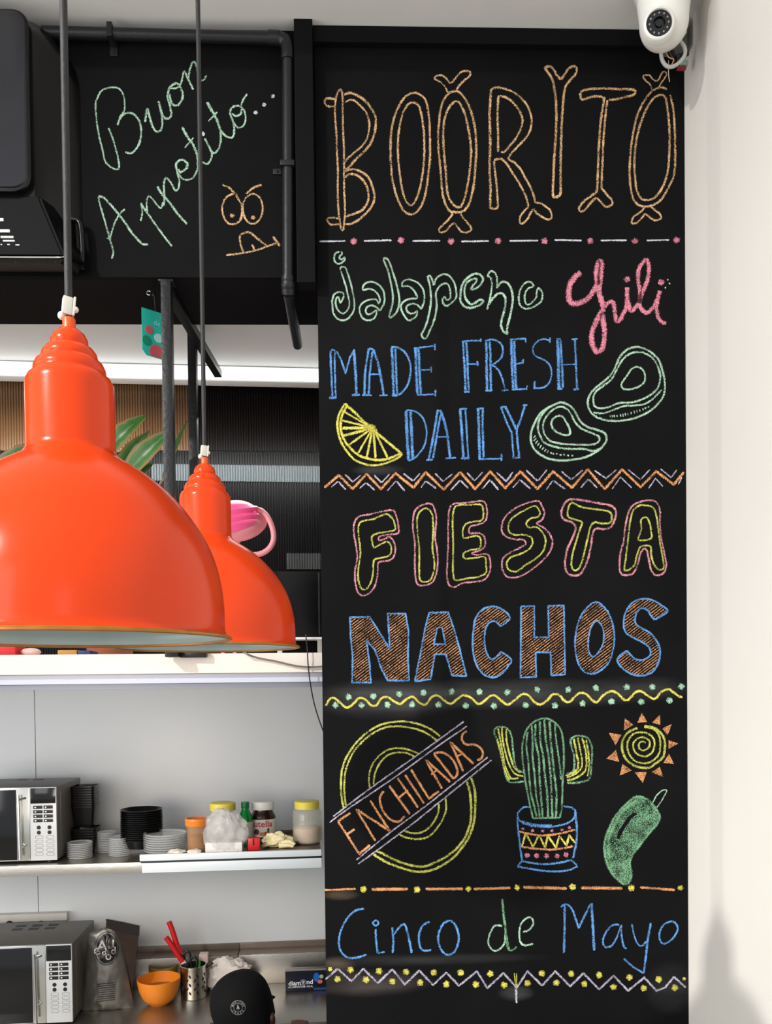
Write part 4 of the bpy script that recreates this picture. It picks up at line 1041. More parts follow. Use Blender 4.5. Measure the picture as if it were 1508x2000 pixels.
for i in range(5): bm.faces.new((A[i], B[i], B[(i + 1) % 5], A[(i + 1) % 5]))
bt_ = part('base_tray', mb, Mtv, tv, smooth=False)
hx = q_(70, 520, 2.378).x; zz_ = zch + .001
part('tray_recess', MB().tube([(hx - .055, 2.376, zz_ - .004), (hx - .045, 2.40, zz_ - .0), (hx + .03, 2.40, zz_ - .0), (hx + .055, 2.376, zz_ - .004)], .0016, 8), mat('grey_trim', (110, 110, 108), .4), bt_, 'grey outlined recess')
sh = [q_(141, 428, 2.47), q_(156, 436, 2.47), q_(161, 480, 2.47), q_(160, 524, 2.47)]
part('side_handle', MB().tube(smoothpts([(p.x, 2.47, p.z) for p in sh], step=.006), .009, 12), Mtv, tv)
Mwl = mat('white_print', (228, 226, 220), .5)
def chb(px0, px1, py, h):
    a = at(px0, py, Y=2.375); b = at(px1, py, Y=2.375)
    f = (zsb - .010 - a.z) / (zsb - zch - .014); y = 2.392 + (2.362 - 2.392) * f
    return MB().box(a.x, b.x, y - .003, y + .002, a.z - h, a.z + h, .0006)
for (p0, p1, py, h) in ((-8, 20, 452, .0038), (3, 28, 465, .0028), (8, 31, 473, .002), (-6, 6, 428, .004), (4, 7, 481, .0012), (17, 22, 481, .0012), (33, 41, 482, .0012)):
    part('printed_mark', chb(p0, p1, py, h), Mwl, chin, smooth=False)
# ================================================================== pendant lamps
M_or = mat('orange_enamel', (218, 64, 18), 0.2, var=0.03, nscale=5, bump=0.02, bscale=7, spec=0.32)
M_or2 = mat('orange_enamel_collar', (222, 84, 22), 0.35, var=0.04, nscale=9)
M_in = mat('aged_white_enamel', (168, 182, 180), 0.35, var=0.18, nscale=16, bump=0.1, bscale=20)
M_rim = mat('worn_gilded_rim', (168, 112, 48), 0.42, 0.3, var=0.35, nscale=30)
M_ab = mat('antique_black_cord', (38, 38, 38), 0.6, var=0.2, nscale=60, bump=0.3, bscale=120)
M_cer = mat('white_ceramic', (214, 210, 198), 0.35, var=0.1, nscale=40)
def pendant(label, px, py, Y):
    c = at(px, py, Y=Y)                       # centre of the rim
    k = 0.20 / 297.0
    t = thing('pendant_lamp', label, 'lamp', (c.x, c.y, c.z))
    P = [(297, 0), (290, 7), (286, 16), (285, 60), (281, 100), (272, 140), (258, 178), (238, 214), (212, 250), (180, 284), (146, 312), (112, 334), (92, 346), (86, 354)]
    prof = smoothpts([(a, b) for a, b in P], step=9)
    out = [(a * k, b * k) for a, b in prof]
    inn = [((a - 3.5) * k, (b - (0 if i < 2 else 3)) * k) for i, (a, b) in enumerate(prof)]
    sd_ = part('shade', MB().lathe(out + [(82 * k, 356 * k)], c, 72), M_or, t, ang=60)
    part('shade_lining', MB().lathe([(a, b + (0.0002)) for a, b in inn] + [(0, 340 * k)], c, 72), M_in, sd_, 'white enamelled inside')
    part('rim', MB().lathe([(299.5 * k, 2 * k), (299.5 * k, -1.5 * k), (296.5 * k, -3.5 * k), (292 * k, -2 * k), (291 * k, 2.5 * k), (295 * k, 5 * k)], c, 72, closed=True), M_rim, sd_, 'worn gilded rim')
    nk = [(86, 352), (83, 356), (82, 366), (81.5, 480), (80.5, 488), (76, 497), (68, 504), (66, 507), (67, 510), (66.5, 516), (62, 526), (54, 533), (51, 535), (52, 538), (50, 546), (44, 554), (37, 558), (34, 560), (35, 563), (34, 572), (29, 582), (20, 590), (14, 592)]
    part('neck', MB().lathe([(a * k, b * k) for a, b in nk] + [(0, 593 * k)], c, 56), M_or, t, ang=60)
    part('collar', MB().lathe([(0, 588 * k), (12, 588 * k), (12 * k, 590 * k), (12 * k, 611 * k), (11 * k, 613 * k), (0, 613 * k)][2:], c, 24).lathe([(7 * k, 611 * k), (7 * k, 622 * k), (0, 623 * k)], c, 16), M_or2, t, 'lighter orange collar')
    q = c + Vector((0.0, -.002, 632 * k))
    mb = MB(); Rz = Matrix.Translation(q) @ Matrix.Rotation(.5, 4, 'Z') @ Matrix.Rotation(.1, 4, 'Y')
    mb.box(-.0075, .0045, -.005, .005, -.010, .013, .0015, M=Rz).box(.0048, .0078, -.007, .006, -.010, .014, .001, M=Rz)
    mb.ball(q + Vector((-.008, 0, -.010)), .0055).ball(q + Vector((.009, .001, -.002)), .004)
    part('cord_clamp', mb, M_cer, t, 'white ceramic cord clamp')
    part('suspension_cord', MB().tube([c + Vector((0, 0, 612 * k)), c + Vector((0, 0, 700 * k)), Vector((c.x, c.y, zTop - .012))], .0049, 12), M_ab, t)
    part('ceiling_rose', MB().lathe([(0, 0), (.035, 0), (.04, -.01), (.03, -.022), (.006, -.024), (0, -.024)][::-1], (c.x, c.y, zTop), 24), M_ab, t)
    return t
pendant('large orange pendant lamp hanging nearest the camera, under the television', 145.5, 1248, 1.11)
pendant('smaller looking orange pendant lamp hanging farther back, in front of the pink flamingo', 405, 1265, 1.86)
# ================================================================== security camera
sc0 = at(1300, 38, Y=2.30); R_ = 47 * 2.3 / F
M_cam = mat('white_camera_plastic', (236, 235, 228), 0.35, var=0.03)
M_lens = mat('black_lens_glass', (12, 12, 14), 0.12, var=0.1, spec=0.7)
cm = thing('security_camera', 'white dome security camera in the top corner above the tall chalkboard', 'camera', (sc0.x, sc0.y, sc0.z))
topz = zC - sc0.z
prof = [(0, -R_), (R_ * .5, -R_ * .88), (R_ * .82, -R_ * .58), (R_ * .97, -R_ * .2), (R_ * 1.0, R_ * .2), (R_ * 1.05, R_ * .6), (R_ * 1.12, R_ * 1.1), (R_ * 1.2, topz * .75), (R_ * 1.22, topz), (0, topz)]
part('housing', MB().lathe(smoothpts(prof[:-1], step=.006) + [(0, topz)], sc0 + Vector((0, .012, 0)), 40), M_cam, cm)
ldir = (Vector((-0.20, -1, -0.16))).normalized(); Rl = ldir.to_track_quat('Z', 'Y').to_matrix().to_4x4()
lc = at(1287, 47, Y=2.30 - R_ * .72)
Ml = Matrix.Translation(lc) @ Rl
part('lens_ring', MB().lathe([(.041, -.02), (.041, .004), (.038, .008), (.034, .009), (.033, .004), (.033, -.02)], (0, 0, 0), 40, M=Ml), M_cam, cm)
lf_ = part('lens_face', MB().lathe([(.033, -.01), (.033, .003), (.016, .005), (.015, -.001), (.010, .000), (.009, .006), (0, .008)], (0, 0, 0), 40, M=Ml), M_lens, cm, 'black lens face')
for i in range(12):
    a = i * math.pi / 6
    part('infrared_light', MB().ball(Ml @ Vector((.0245 * math.cos(a), .0245 * math.sin(a), .0045)), .0026, seg=10), mat('clear_led', (150, 150, 155), .15), lf_)
cabs = thing('camera_cabling', 'loose bundle of grey camera cable and connectors hanging below the security camera', 'cable', at(1305, 110, Y=2.36))
def pl(pts, Y): return [tuple(at(x, y, Y=Y)) for x, y in pts]
part('grey_cable', MB().tube(smoothpts(pl([(1293, 72), (1291, 95), (1293, 116), (1302, 129), (1314, 130), (1328, 121), (1338, 106), (1337, 92), (1328, 80), (1320, 70)], 2.345), step=.005), .0052, 10), mat('pale_grey_cable', (186, 186, 180), .4), cabs)
part('grey_cable', MB().tube(smoothpts(pl([(1340, 62), (1330, 78), (1338, 92), (1340, 100)], 2.38), step=.005), .004, 10), mat('pale_grey_cable', (186, 186, 180), .4), cabs)
part('orange_wire', MB().tube(smoothpts(pl([(1302, 78), (1301, 100), (1306, 112), (1316, 116), (1312, 126)], 2.35), step=.004), .0016, 8), mat('orange_wire', (216, 160, 110), .5), cabs)
a = at(1312, 105, Y=2.40); b = at(1334, 108, Y=2.36)
part('connector', MB().tube([a + Vector((-.006, 0, .012)), a + Vector((.01, 0, -.018))], .008, 12), mat('black_connector', (14, 14, 14), .35), cabs)
part('connector', MB().tube([b + Vector((-.02, 0, -.008)), b + Vector((.014, 0, .006))], .007, 12), mat('black_connector', (14, 14, 14), .35), cabs)
g = at(1338, 124, Y=2.42)
part('connector', MB().box(g.x - .012, g.x + .008, 2.415, 2.428, g.z - .006, g.z + .007, .002), mat('mint_connector', (140, 176, 160), .5), cabs, 'mint green connector')
part('connector', MB().box(g.x - .022, g.x + .003, 2.415, 2.428, g.z - .017, g.z - .010, .002), mat('red_connector', (140, 40, 44), .5), cabs, 'dark red connector')
part('white_wire', MB().tube(smoothpts(pl([(1306, 118), (1306, 145), (1308, 160)], 2.485), step=.004), .0013, 6), mat('pale_wire', (196, 190, 180), .5), cabs)
part('junction_box', MB().box(g.x - .05, g.x + .012, 2.43, 2.475, at(1325, 100, Y=2.45).z, zC - .001, .004), mat('grey_box', (96, 96, 94), .5), cabs, 'dark grey junction box')
# ================================================================== things on the high ledge
zl = zLedT
# potted plant
pc = kt(215, 1270, Y=3.02); pc.z = zl
plant = thing('potted_plant', 'potted plant with green leaves edged in pink behind the large orange lamp', 'plant', pc, KM)
part('pot', MB().lathe([(0, 0), (.07, 0), (.075, .01), (.095, .17), (.10, .175), (.10, .19), (.09, .19), (.088, .17), (0, .165)], pc, 32), mat('terracotta', (150, 84, 60), .7), plant)
part('soil', MB().lathe([(0, .168), (.087, .168), (.085, .172), (0, .176)][::-1], pc, 24), mat('soil', (40, 30, 24), .9, bump=.5), plant)
M_leaf = bpy.data.materials.new('leaf_green_pink_edge'); M_leaf.use_nodes = True
def leafmat():
    nt = M_leaf.node_tree; L = nt.links.new; b = nt.nodes['Principled BSDF']; b.inputs['Roughness'].default_value = .35
    tc = nt.nodes.new('ShaderNodeTexCoord'); sp = nt.nodes.new('ShaderNodeSeparateXYZ'); L(tc.outputs['UV'], sp.inputs[0])
    ab = nt.nodes.new('ShaderNodeMath'); ab.operation = 'ABSOLUTE'; L(sp.outputs[1], ab.inputs[0])
    n = nt.nodes.new('ShaderNodeTexNoise'); n.inputs['Scale'].default_value = 55; L(tc.outputs['Object'], n.inputs['Vector'])
    ml = nt.nodes.new('ShaderNodeMath'); ml.operation = 'MULTIPLY'; ml.inputs[1].default_value = .35; L(n.outputs[0], ml.inputs[0])
    ad = nt.nodes.new('ShaderNodeMath'); ad.operation = 'ADD'; L(ab.outputs[0], ad.inputs[0]); L(ml.outputs[0], ad.inputs[1])
    cr = nt.nodes.new('ShaderNodeValToRGB'); L(ad.outputs[0], cr.inputs[0]); e = cr.color_ramp.elements
    e[0].position = 0; e[0].color = rgb((90, 120, 50)); e[1].position = 1.13; e[1].color = rgb((190, 90, 80))
    for p, c in ((.2, (76, 112, 44)), (.32, (36, 90, 30)), (.88, (66, 116, 44)), (1.0, (120, 104, 60))):
        q = cr.color_ramp.elements.new(min(p, 1)); q.color = rgb(c)
    L(cr.outputs[0], b.inputs['Base Color'])
leafmat()
def leaf(base, tip, wid, up_=(0, -1, .2), bend=.02, fold=.25):
    base = Vector(base); tip = Vector(tip); ax = tip - base; Ln = ax.length; t = ax.normalized(); n = Vector(up_); n = (n - t * n.dot(t)).normalized(); s = t.cross(n)
    mb = MB(); bm = mb.bm; uvl = bm.loops.layers.uv.verify(); rows = []
    N = 12
    for i in range(N + 1):
        f = i / N; w = wid * (math.sin(math.pi * min(1, f * .93 + .05)) ** .75) * (1 - .25 * f); 
        if i == N: w = .0006
        c = base + ax * f + n * bend * math.sin(math.pi * f)
        rows.append([bm.verts.new(c + s * w * v + n * abs(v) * w * fold + n * .002 * math.sin(f * 30 + v * 3)) for v in (-1, -.66, -.33, 0, .33, .66, 1)])
    for A, B in zip(rows, rows[1:]):
        for k in range(6):
            f = bm.faces.new((A[k], A[k + 1], B[k + 1], B[k])); vv = [-1 + k / 3, -1 + (k + 1) / 3, -1 + (k + 1) / 3, -1 + k / 3]
            for lp_, v in zip(f.loops, vv): lp_[uvl].uv = (0, v)
    return mb
def kp(px, py, Y): return kt(px, py, Y=Y)
stems = MB(); crown = pc + Vector((0, 0, .17))
L_ = [((200, 900), (286, 811), 2.93, 22, .03), ((222, 935), (292, 842), 3.0, 17, .02), ((238, 938), (338, 838), 2.92, 23, .02), ((318, 935), (366, 820), 3.08, 7, .01),
      ((110, 880), (-12, 902), 2.98, 20, .02), ((90, 920), (-50, 905), 2.93, 19, .02), ((180, 900), (150, 790), 3.05, 18, .02), ((200, 930), (205, 810), 3.1, 16, .02), ((130, 940), (90, 820), 3.1, 16, .02), ((250, 950), (300, 905), 2.95, 13, .02)]
for (b_, t_, Y, w, bd) in L_:
    bp_ = kp(b_[0], b_[1], Y); tp_ = kp(t_[0], t_[1], Y - .03)
    part('leaf', leaf(bp_, tp_, w * Y / F, bend=bd), M_leaf, plant)
    stems.tube(smoothpts([tuple(crown), tuple((crown + bp_) / 2 + Vector((0, 0, .04))), tuple(bp_), tuple(bp_ + (tp_ - bp_) * .15)], step=.02), .003, 6)
part('stem', stems, mat('stem_pink_green', (150, 120, 90), .5), plant)
# flamingo ornament
fl0 = kp(470, 1050, 2.95)
fl = thing('flamingo_ornament', 'pink plastic flamingo ornament with a curved neck behind the smaller looking lamp', 'ornament', (fl0.x, fl0.y, zl), KM)
M_fp = mat('hot_pink_plastic', (250, 92, 150), .35, var=.1, nscale=9); M_fl = mat('light_pink_plastic', (240, 150, 160), .4, var=.05)
bc = kp(458, 1022, 2.95); s_ = 2.95 / F
Rb = Matrix.Rotation(math.radians(-14), 4, 'Y')
mb = MB()
rows = [(-95, 3, 0), (-80, 14, 2), (-55, 30, 4), (-25, 41, 3), (5, 44, 0), (30, 39, -2), (48, 27, -5), (58, 14, -8), (62, 5, -9)]
R0 = []
for (x, r, dz) in smoothpts([(a, b, c) for a, b, c in rows], step=6):
    R0.append([mb.bm.verts.new(bc + Rb @ (Vector((x, r * .75 * math.cos(k * math.pi / 10), dz + r * math.sin(k * math.pi / 10) * (1 if k <= 10 else .85))) * s_)) for k in range(20)])
for A, B in zip(R0, R0[1:]):
    for k in range(20): mb.bm.faces.new((A[k], A[(k + 1) % 20], B[(k + 1) % 20], B[k]))
mb.bm.faces.new(R0[0][::-1]); mb.bm.faces.new(R0[-1])
part('body', mb, M_fl, fl)
for j, (z_, ln) in enumerate(((14, 52), (0, 50), (-12, 40))):
    mb = MB(); rr = []
    for i in range(13):
        f = i / 12; x = -70 + (70 + ln) * f; w = 13 * math.sin(math.pi * min(1, f * .9 + .08)) ** .6
        yy = -33 * math.sqrt(max(0.05, 1 - ((x + 5) / 80) ** 2)) - 3 - 1.5 * (2 - j)
        rr.append([mb.bm.verts.new(bc + Rb @ (Vector((x, yy * (1 - .2 * abs(v)), z_ + w * v + 8 * (1 - f)))) * s_) for v in (1, .5, 0, -.5, -1)])
        rr[-1] += [mb.bm.verts.new(v.co + Vector((0, .006, 0))) for v in rr[-1][::-1]]
    for A, B in zip(rr, rr[1:]):
        for k in range(10): mb.bm.faces.new((A[k], A[(k + 1) % 10], B[(k + 1) % 10], B[k]))
    mb.bm.faces.new(rr[0][::-1]); mb.bm.faces.new(rr[-1])
    part('wing_feather', mb, M_fp, fl, 'hot pink wing feather')
nkp = [(501, 996), (512, 999), (524, 1012), (533, 1035), (534, 1055), (525, 1072), (508, 1082), (488, 1084), (470, 1090), (462, 1104)]
nk3 = [tuple(kp(x, y, 2.93)) for x, y in nkp]; nn = smoothpts(nk3, step=.006)
part('neck', MB().tube(nn, [.0095 - .0025 * i / len(nn) * 0 + (.001 if i < 4 else 0) for i in range(len(nn))], 14), M_fl, fl)
hd = kp(460, 1112, 2.93)
part('head', MB().ball(hd, .017, 1.15, .9, 1).tube([tuple(hd + Vector((-.01, 0, -.008))), tuple(hd + Vector((-.03, 0, -.02))), tuple(hd + Vector((-.032, 0, -.036)))], [.009, .006, .002], 10), M_fl, fl)
for dx, x2 in ((470, 463), (452, 440)):
    part('leg', MB().tube([tuple(kp(dx + 4, 1038, 2.95)), tuple(kp(x2, 1066, 2.96)), (kp(x2 - 6, 1160, 2.96).x, 2.96, zl + .004)], .0065, 10), M_fl, fl)
part('foot', MB().box(fl0.x - .07, fl0.x + .05, 2.90, 3.02, zl + .0002, zl + .01, .004), M_fl, fl)
# black box on its bracket
bx0 = kp(533, 1116, 3.36); bx1 = kp(640, 1244, 3.36)
bb = thing('wall_speaker', 'black box shaped speaker on a thin white bracket beside the smaller looking lamp', 'speaker', (bx0.x, 3.4, bx1.z), KM)
part('cabinet', MB().box(bx0.x, bx1.x, 3.36, 3.48, bx1.z, bx0.z, .004), mat('black_glossy_box', (8, 8, 9), .3, var=.3, nscale=30, spec=.25), bb)
part('front_rim', MB().box(bx1.x - .035, bx1.x - .028, 3.355, 3.3605, bx1.z + .01, bx0.z - .006, .001), mat('black_gloss_rim', (30, 30, 32), .2), bb)
part('bracket', MB().box(bx0.x - .02, bx1.x + .02, 3.36, 3.48, bx1.z - .008, bx1.z - .0005, .001).box(bx0.x + .01, bx0.x + .03, 3.46, 3.48, zl, bx1.z - .007, .001).box(bx1.x - .04, bx1.x - .02, 3.46, 3.48, zl, bx1.z - .007, .001), mat('white_bracket', (220, 220, 218), .4), bb, 'thin white bracket')
# adaptor by the post foot
a0 = at(351, 1270, Y=2.548); a1 = at(403, 1284, Y=2.548)
ad = thing('power_adaptor', 'slim black power adaptor lying on the white ledge beside the post foot', 'adaptor', (a0.x, 2.55, a1.z))
part('body', MB().box(a0.x, a1.x, 2.545, 2.571, a1.z, a0.z, .003), mat('black_adaptor', (20, 20, 21), .4), ad)
part('plate', MB().box(a0.x + .01, a1.x - .006, 2.5436, 2.5452, a1.z + .005, a0.z - .004, .0005), mat('black_adaptor_gloss', (34, 34, 36), .25), ad)
Mc = mat('grey_flat_cable', (110, 104, 98), .5)
solo('cable', MB().tube(smoothpts([tuple(kp(x, y, Y)) for x, y, Y in ((466, 1266, 2.75), (478, 1275, 2.556), (500, 1284, 2.556), (540, 1292, 2.556), (575, 1300, 2.556), (605, 1303, 2.556), (640, 1301, 2.556))], step=.01), .0028, 8), Mc, 'grey flat cable drooping over the white ledge front', 'cable', kp(478, 1275, 2.556), KM)
solo('cable', MB().tube(smoothpts([tuple(kp(x, y, Y)) for x, y, Y in ((597, 1240, 2.60), (600, 1262, 2.55), (602, 1300, 2.55), (607, 1340, 2.56), (614, 1375, 2.57), (624, 1408, 2.575), (640, 1450, 2.58))], step=.01), .0019, 8), mat('black_cord', (15, 15, 15), .5), 'thin black cable hanging down from the ledge end to the chalkboard', 'cable', kp(600, 1262, 2.56), KM)
# small things peeping out under the big lamp
def ledgebit(px0, px1, h, c, lab, cat, name, y0=2.62):
    a = kp(px0, 1272, y0); b = kp(px1, 1272, y0)
    mb = MB().box(a.x, b.x, y0, y0 + .10, zl + .0003, zl + h, .003)
    solo(name, mb, mat('ledge_' + name, c, .5), lab, cat, (a.x, y0, zl), KM)
ledgebit(-30, 30, .03, (206, 30, 40), 'red tin on the white ledge below the large lamp', 'tin', 'tin')
ledgebit(112, 150, .016, (190, 130, 60), 'small tan packet on the white ledge below the large lamp', 'packet', 'packet')
ledgebit(152, 176, .014, (40, 50, 110), 'dark blue booklet on the white ledge below the large lamp', 'booklet', 'booklet')
m_ = kp(52, 1272, 2.62)
solo('cloth', MB().ball((m_.x, 2.66, zl + .012), .03, 1, .8, .42), mat('pink_cloth', (236, 190, 180), .8, bump=.4), 'crumpled pale pink cloth beside the red tin', 'cloth', (m_.x, 2.66, zl), KM)
# ================================================================== kitchen shelf
zs = kt(150, 1688, Y=3.20).z
Yf = 3.20
xs_l = kt(-90, 1690, Y=Yf).x; xs_r = kt(628, 1690, Y=Yf).x
zs2 = kt(150, 1709, Y=Yf).z
shf = thing('wall_shelf', 'long stainless steel wall shelf carrying the upper microwave and containers', 'shelf', (-0.9, yW, zs), KM)
part('shelf_top', MB().box(xs_l - .6, xs_r, Yf + .002, yW - .0005, zs - .004, zs, .0008), M_steelh, shf)
part('front_lip', MB().box(xs_l - .6, xs_r, Yf, Yf + .003, zs2, zs - .0005, .0008), M_steel, shf)
for xx in (-1.55, -.9, -.3): part('bracket', MB().prism([(0, zs - .005), (-.004, zs - .005), (-.004, zs - .03), (0, zs - .03)], yW - .35, yW - .001, M=Matrix.Translation((xx, 0, 0))), M_steel, shf)
zt = kt(450, 1667, Y=3.19).z
xt0 = kt(273, 1680, Y=3.18).x; xt1 = kt(629, 1680, Y=3.18).x
tr = thing('metal_tray', 'wide white edged aluminium tray lying on the steel shelf under the jars', 'tray', (xt0, 3.18, zs), KM)
part('tray_pan', MB().box(xt0 + .004, xt1 - .004, 3.19, 3.62, zt - .005, zt - .002, .001).box(xt0 + .004, xt1 - .004, 3.61, 3.62, zs + .0005, zt + .012, .001).box(xt0 + .02, xt0 + .03, 3.22, 3.60, zs + .0003, zt - .004).box(xt1 - .03, xt1 - .02, 3.22, 3.60, zs + .0003, zt - .004), mat('worn_tray_metal', (118, 106, 96), .35, .8, var=.35, nscale=12, bump=.2), tr)
zr = [kt(450, y, Y=3.178).z for y in (1664.5, 1677, 1681, 1700)]
M_al = mat('white_aluminium', (206, 214, 218), .35, .1, var=.03)
part('front_rail', MB().box(xt0, xt1 - .002, 3.176, 3.192, zr[1], zr[0], .002), M_al, tr, 'white upper rail')
part('front_groove', MB().box(xt0 + .002, xt1, 3.181, 3.192, zr[2], zr[1] - .0002, .0005), mat('black_gap', (20, 22, 24), .5), tr, 'dark groove')
part('front_fascia', MB().box(xt0 + .008, xt1 - .002, 3.178, 3.1985, zr[3], zr[2] - .0002, .001), M_al, tr, 'white lower fascia')
def at_surf(px, py, z):
    p = kt(px, py, Z=z); return p, p.y / F
# ------------------------------------------------------------------ microwaves
M_mb = mat('silver_microwave_case', (98, 94, 88), .45, .3, var=.08, nscale=10, bump=.05)
M_mp = mat('silver_panel', (200, 202, 202), .35, .15, var=.03)
M_bk = mat('black_glass', (10, 10, 11), .12, var=.1, spec=.6)
M_chr = mat('chrome', (210, 210, 205), .18, 1.0)
def microwave(label, pxr, pyt, pyb, Y, depth, zb, ang=0.0):
    a = kt(pxr, pyb, Y=Y); s = Y / F; h = kt(pxr, pyt, Y=Y).z - zb; w = .47; fz = .010
    loc = Vector((a.x - w / 2, Y, zb))
    t = thing('microwave', label, 'microwave', loc, KM)
    x1 = a.x; x0 = x1 - w; T = lambda u: x1 - u * s
    z0 = zb + fz; z1 = zb + h
    Zp = lambda v: z1 - v * s                      # v: photo pixels down from the top edge
    cs = part('case', MB().box(x0, x1, Y + .012, Y + depth, z0, z1, .006).box(x1 - .0005, x1 + .0015, Y + .05, Y + depth - .02, z0 + .02, z1 - .02, .001), M_mb, t)
    dr = part('door', MB().box(x0, T(50), Y, Y + .0115, z0, z1, .002), M_chr, t)
    part('door_glass', MB().box(x0 + .012, T(74), Y - .002, Y + .0005, z0 + .004, Zp(4), .0008), M_bk, dr, 'black glass door window')
    part('handle', MB().tube([(T(66), Y - .028, Zp(12)), (T(64), Y - .028, z0 + .012)], .0055, 12).tube([(T(66), Y - .028, Zp(22)), (T(57), Y, Zp(20))], .004, 8).tube([(T(64), Y - .028, Zp(112)), (T(57), Y, Zp(110))], .004, 8), M_chr, dr, 'chrome bar handle')
    cp = part('control_panel', MB().box(T(49.5), x1 - .001, Y, Y + .0115, z0, z1, .002), M_mp, t)
    part('display', MB().box(T(48), x1 - .003, Y - .0015, Y + .0003, Zp(31), Zp(1.5), .0006), M_bk, cp, 'black display')
    Mb = mat('black_button', (22, 22, 24), .4); Mi = mat('icon_white', (230, 230, 230), .5)
    for r in range(4):
        for c in range(2):
            xx = T(43 - c * 19.2); zz = Zp(35 + r * 8.6)
            part('button', MB().box(xx, xx + 17 * s, Y - .0014, Y + .0003, zz - 6.2 * s, zz, .0008), Mb, cp)
            part('button_icon', MB().ball((xx + 4 * s, Y - .0016, zz - 3.2 * s), .0035, 1, .2, .8, seg=8), Mi, cp)
    for r in range(2):
        for c in range(2):
            part('round_button', MB().lathe([(0, .0018), (3.6 * s, .0016), (3.8 * s, 0), (3.8 * s, -.001)][::-1], (0, 0, 0), 20, M=Matrix.Translation((T(33.5 - c * 19.8), Y, Zp(77 + r * 9.6))) @ Matrix.Rotation(math.radians(90), 4, 'X')), Mb, cp)
    Mo = mat('grey_outline', (120, 120, 122), .5)
    for r in range(5):
        for c in range(2):
            cx = T(33 - c * 20.5); cz = Zp(95.5 + r * 8.2)
            pts = [(cx + (4.2 * s if math.cos(q) > 0 else -4.2 * s) + 2.8 * s * math.cos(q), Y - .0004, cz + 2.8 * s * math.sin(q)) for q in [k * math.pi / 8 + .01 for k in range(16)]]
            part('oval_button', MB().tube(pts, .0006, 6, closed=True), Mo, cp)
    for fx in (x0 + .04, x1 - .04):
        for fy in (Y + .04, Y + depth - .04): part('foot', MB().lathe([(0, 0), (.012, 0), (.013, fz + .003), (0, fz + .003)], (fx, fy, zb), 12), M_bk, t)
    for k in range(6 if zb < 1.3 else 2):
        vx = x1 - .17 - k % 3 * .065; vy = Y + depth - .06 - (k // 3) * .05
        part('vent', MB().box(vx, vx + .04, vy - .014, vy + .014, z1 - .0005, z1 + .0006), mat('vent_dark', (50, 50, 48), .6), cs)
    return t
microwave('silver and black microwave standing on the steel shelf', 112, 1537, 1672, 3.24, .345, zs)
zcnt = kt(580, 1925, Y=3.62).z
microwave('silver and black microwave standing on the steel worktop', 142.5, 1844, 1981, 3.30, .345, zcnt)
# ------------------------------------------------------------------ stacks
M_cl = mat('clear_plastic', (214, 217, 216), .18, var=.05, alpha=.32, nscale=20)
M_bp = mat('black_plastic_tub', (9, 9, 10), .28, var=.15, spec=.35)
def clone(o, loc):
    r = o.copy(); COL.objects.link(r); r.matrix_world = KM @ Matrix.Translation(loc); 
    for c in o.children:
        d_ = c.copy(); COL.objects.link(d_); d_.parent = r
    return r
def cup_stack(px, py, z, rpx, n, step, m, name, label, cat, group, hcup, taper=.82, rim=.0016):
    p, s = at_surf(px, py, z); R = rpx * s
    pr = [(0, .001), (R * taper - .002, .001), (R - rim * 1.2, hcup - .002), (R - .0002, hcup - .002), (R, hcup), (R - rim, hcup + .0006), (R - rim * 1.5, hcup - .001), (R * taper - .003, .0025), (0, .0025)]
    first = solo(name, MB().lathe(pr, p, 32), m, label, cat, p, KM, group)
    for k in range(1, n): q = clone(first, p + Vector((random.uniform(-.0006, .0006), 0, step * k)))
    q['label'] = 'topmost ' + label
    return p, s, R
_, s, _ = cup_stack(156.5, 1675, zs, 23.5, 9, .0068, M_cl, 'clear_lid', 'small clear plastic lid in the low front stack next to the upper microwave', 'lid', 'low front stack of small clear lids', .0064, .95)
cup_stack(209, 1664, zs, 18, 12, .0068, M_cl, 'clear_lid', 'small clear plastic lid in the stack partly behind another clear stack', 'lid', 'rear stack of small clear lids', .0064, .95)
cup_stack(235, 1670, zs, 22.5, 10, .0072, M_cl, 'clear_lid', 'small clear plastic lid in the stack in front of the black bowls', 'lid', 'stack of small clear lids before the black bowls', .0068, .95)
cup_stack(277.5, 1654, zt, 40, 15, .0082, M_bp, 'black_bowl', 'round black plastic takeaway bowl in the stack behind the small clear lids', 'bowl', 'stack of round black bowls', .036, .8, .003)
cup_stack(323, 1661, zt, 41, 8, .0088, M_cl, 'clear_lid', 'wide clear plastic lid in the stack at the end of the tray', 'lid', 'stack of wide clear lids', .0083, .95, .003)
# tall black tubs: two nested stacks
def tall(px, py, wpx, zoff, h, n, label, group):
    p, s = at_surf(px, py, zs); w = wpx * s / 2
    def tub():
        mb = MB(); lo = []
        for y_, g in ((0, .80), (h, .98), (h + .0005, 1.0), (h + .004, 1.0), (h + .004, .965), (.0015, .785)):
            lo.append([(x, yy, p.z + zoff + y_) for x, yy in [(p.x + a * g, p.y + b * g) for a, b in rrect(-w, w, -.05, .05, .012, 3)]])
        return loft(lo)
    f = solo('black_tub', tub(), M_bp, label, 'tub', p, KM, group)
    for k in range(1, n): q = clone(f, p + Vector((0, 0, .010 * k)))
    q['label'] = 'topmost ' + label
tall(169, 1663, 46, 0, .055, 5, 'black takeaway tub in the lower half of the tall stack beside the upper microwave', 'lower tall black tubs')
tall(168.5, 1661, 43, .100, .080, 9, 'black takeaway tub in the upper half of the tall stack beside the upper microwave', 'upper tall black tubs')
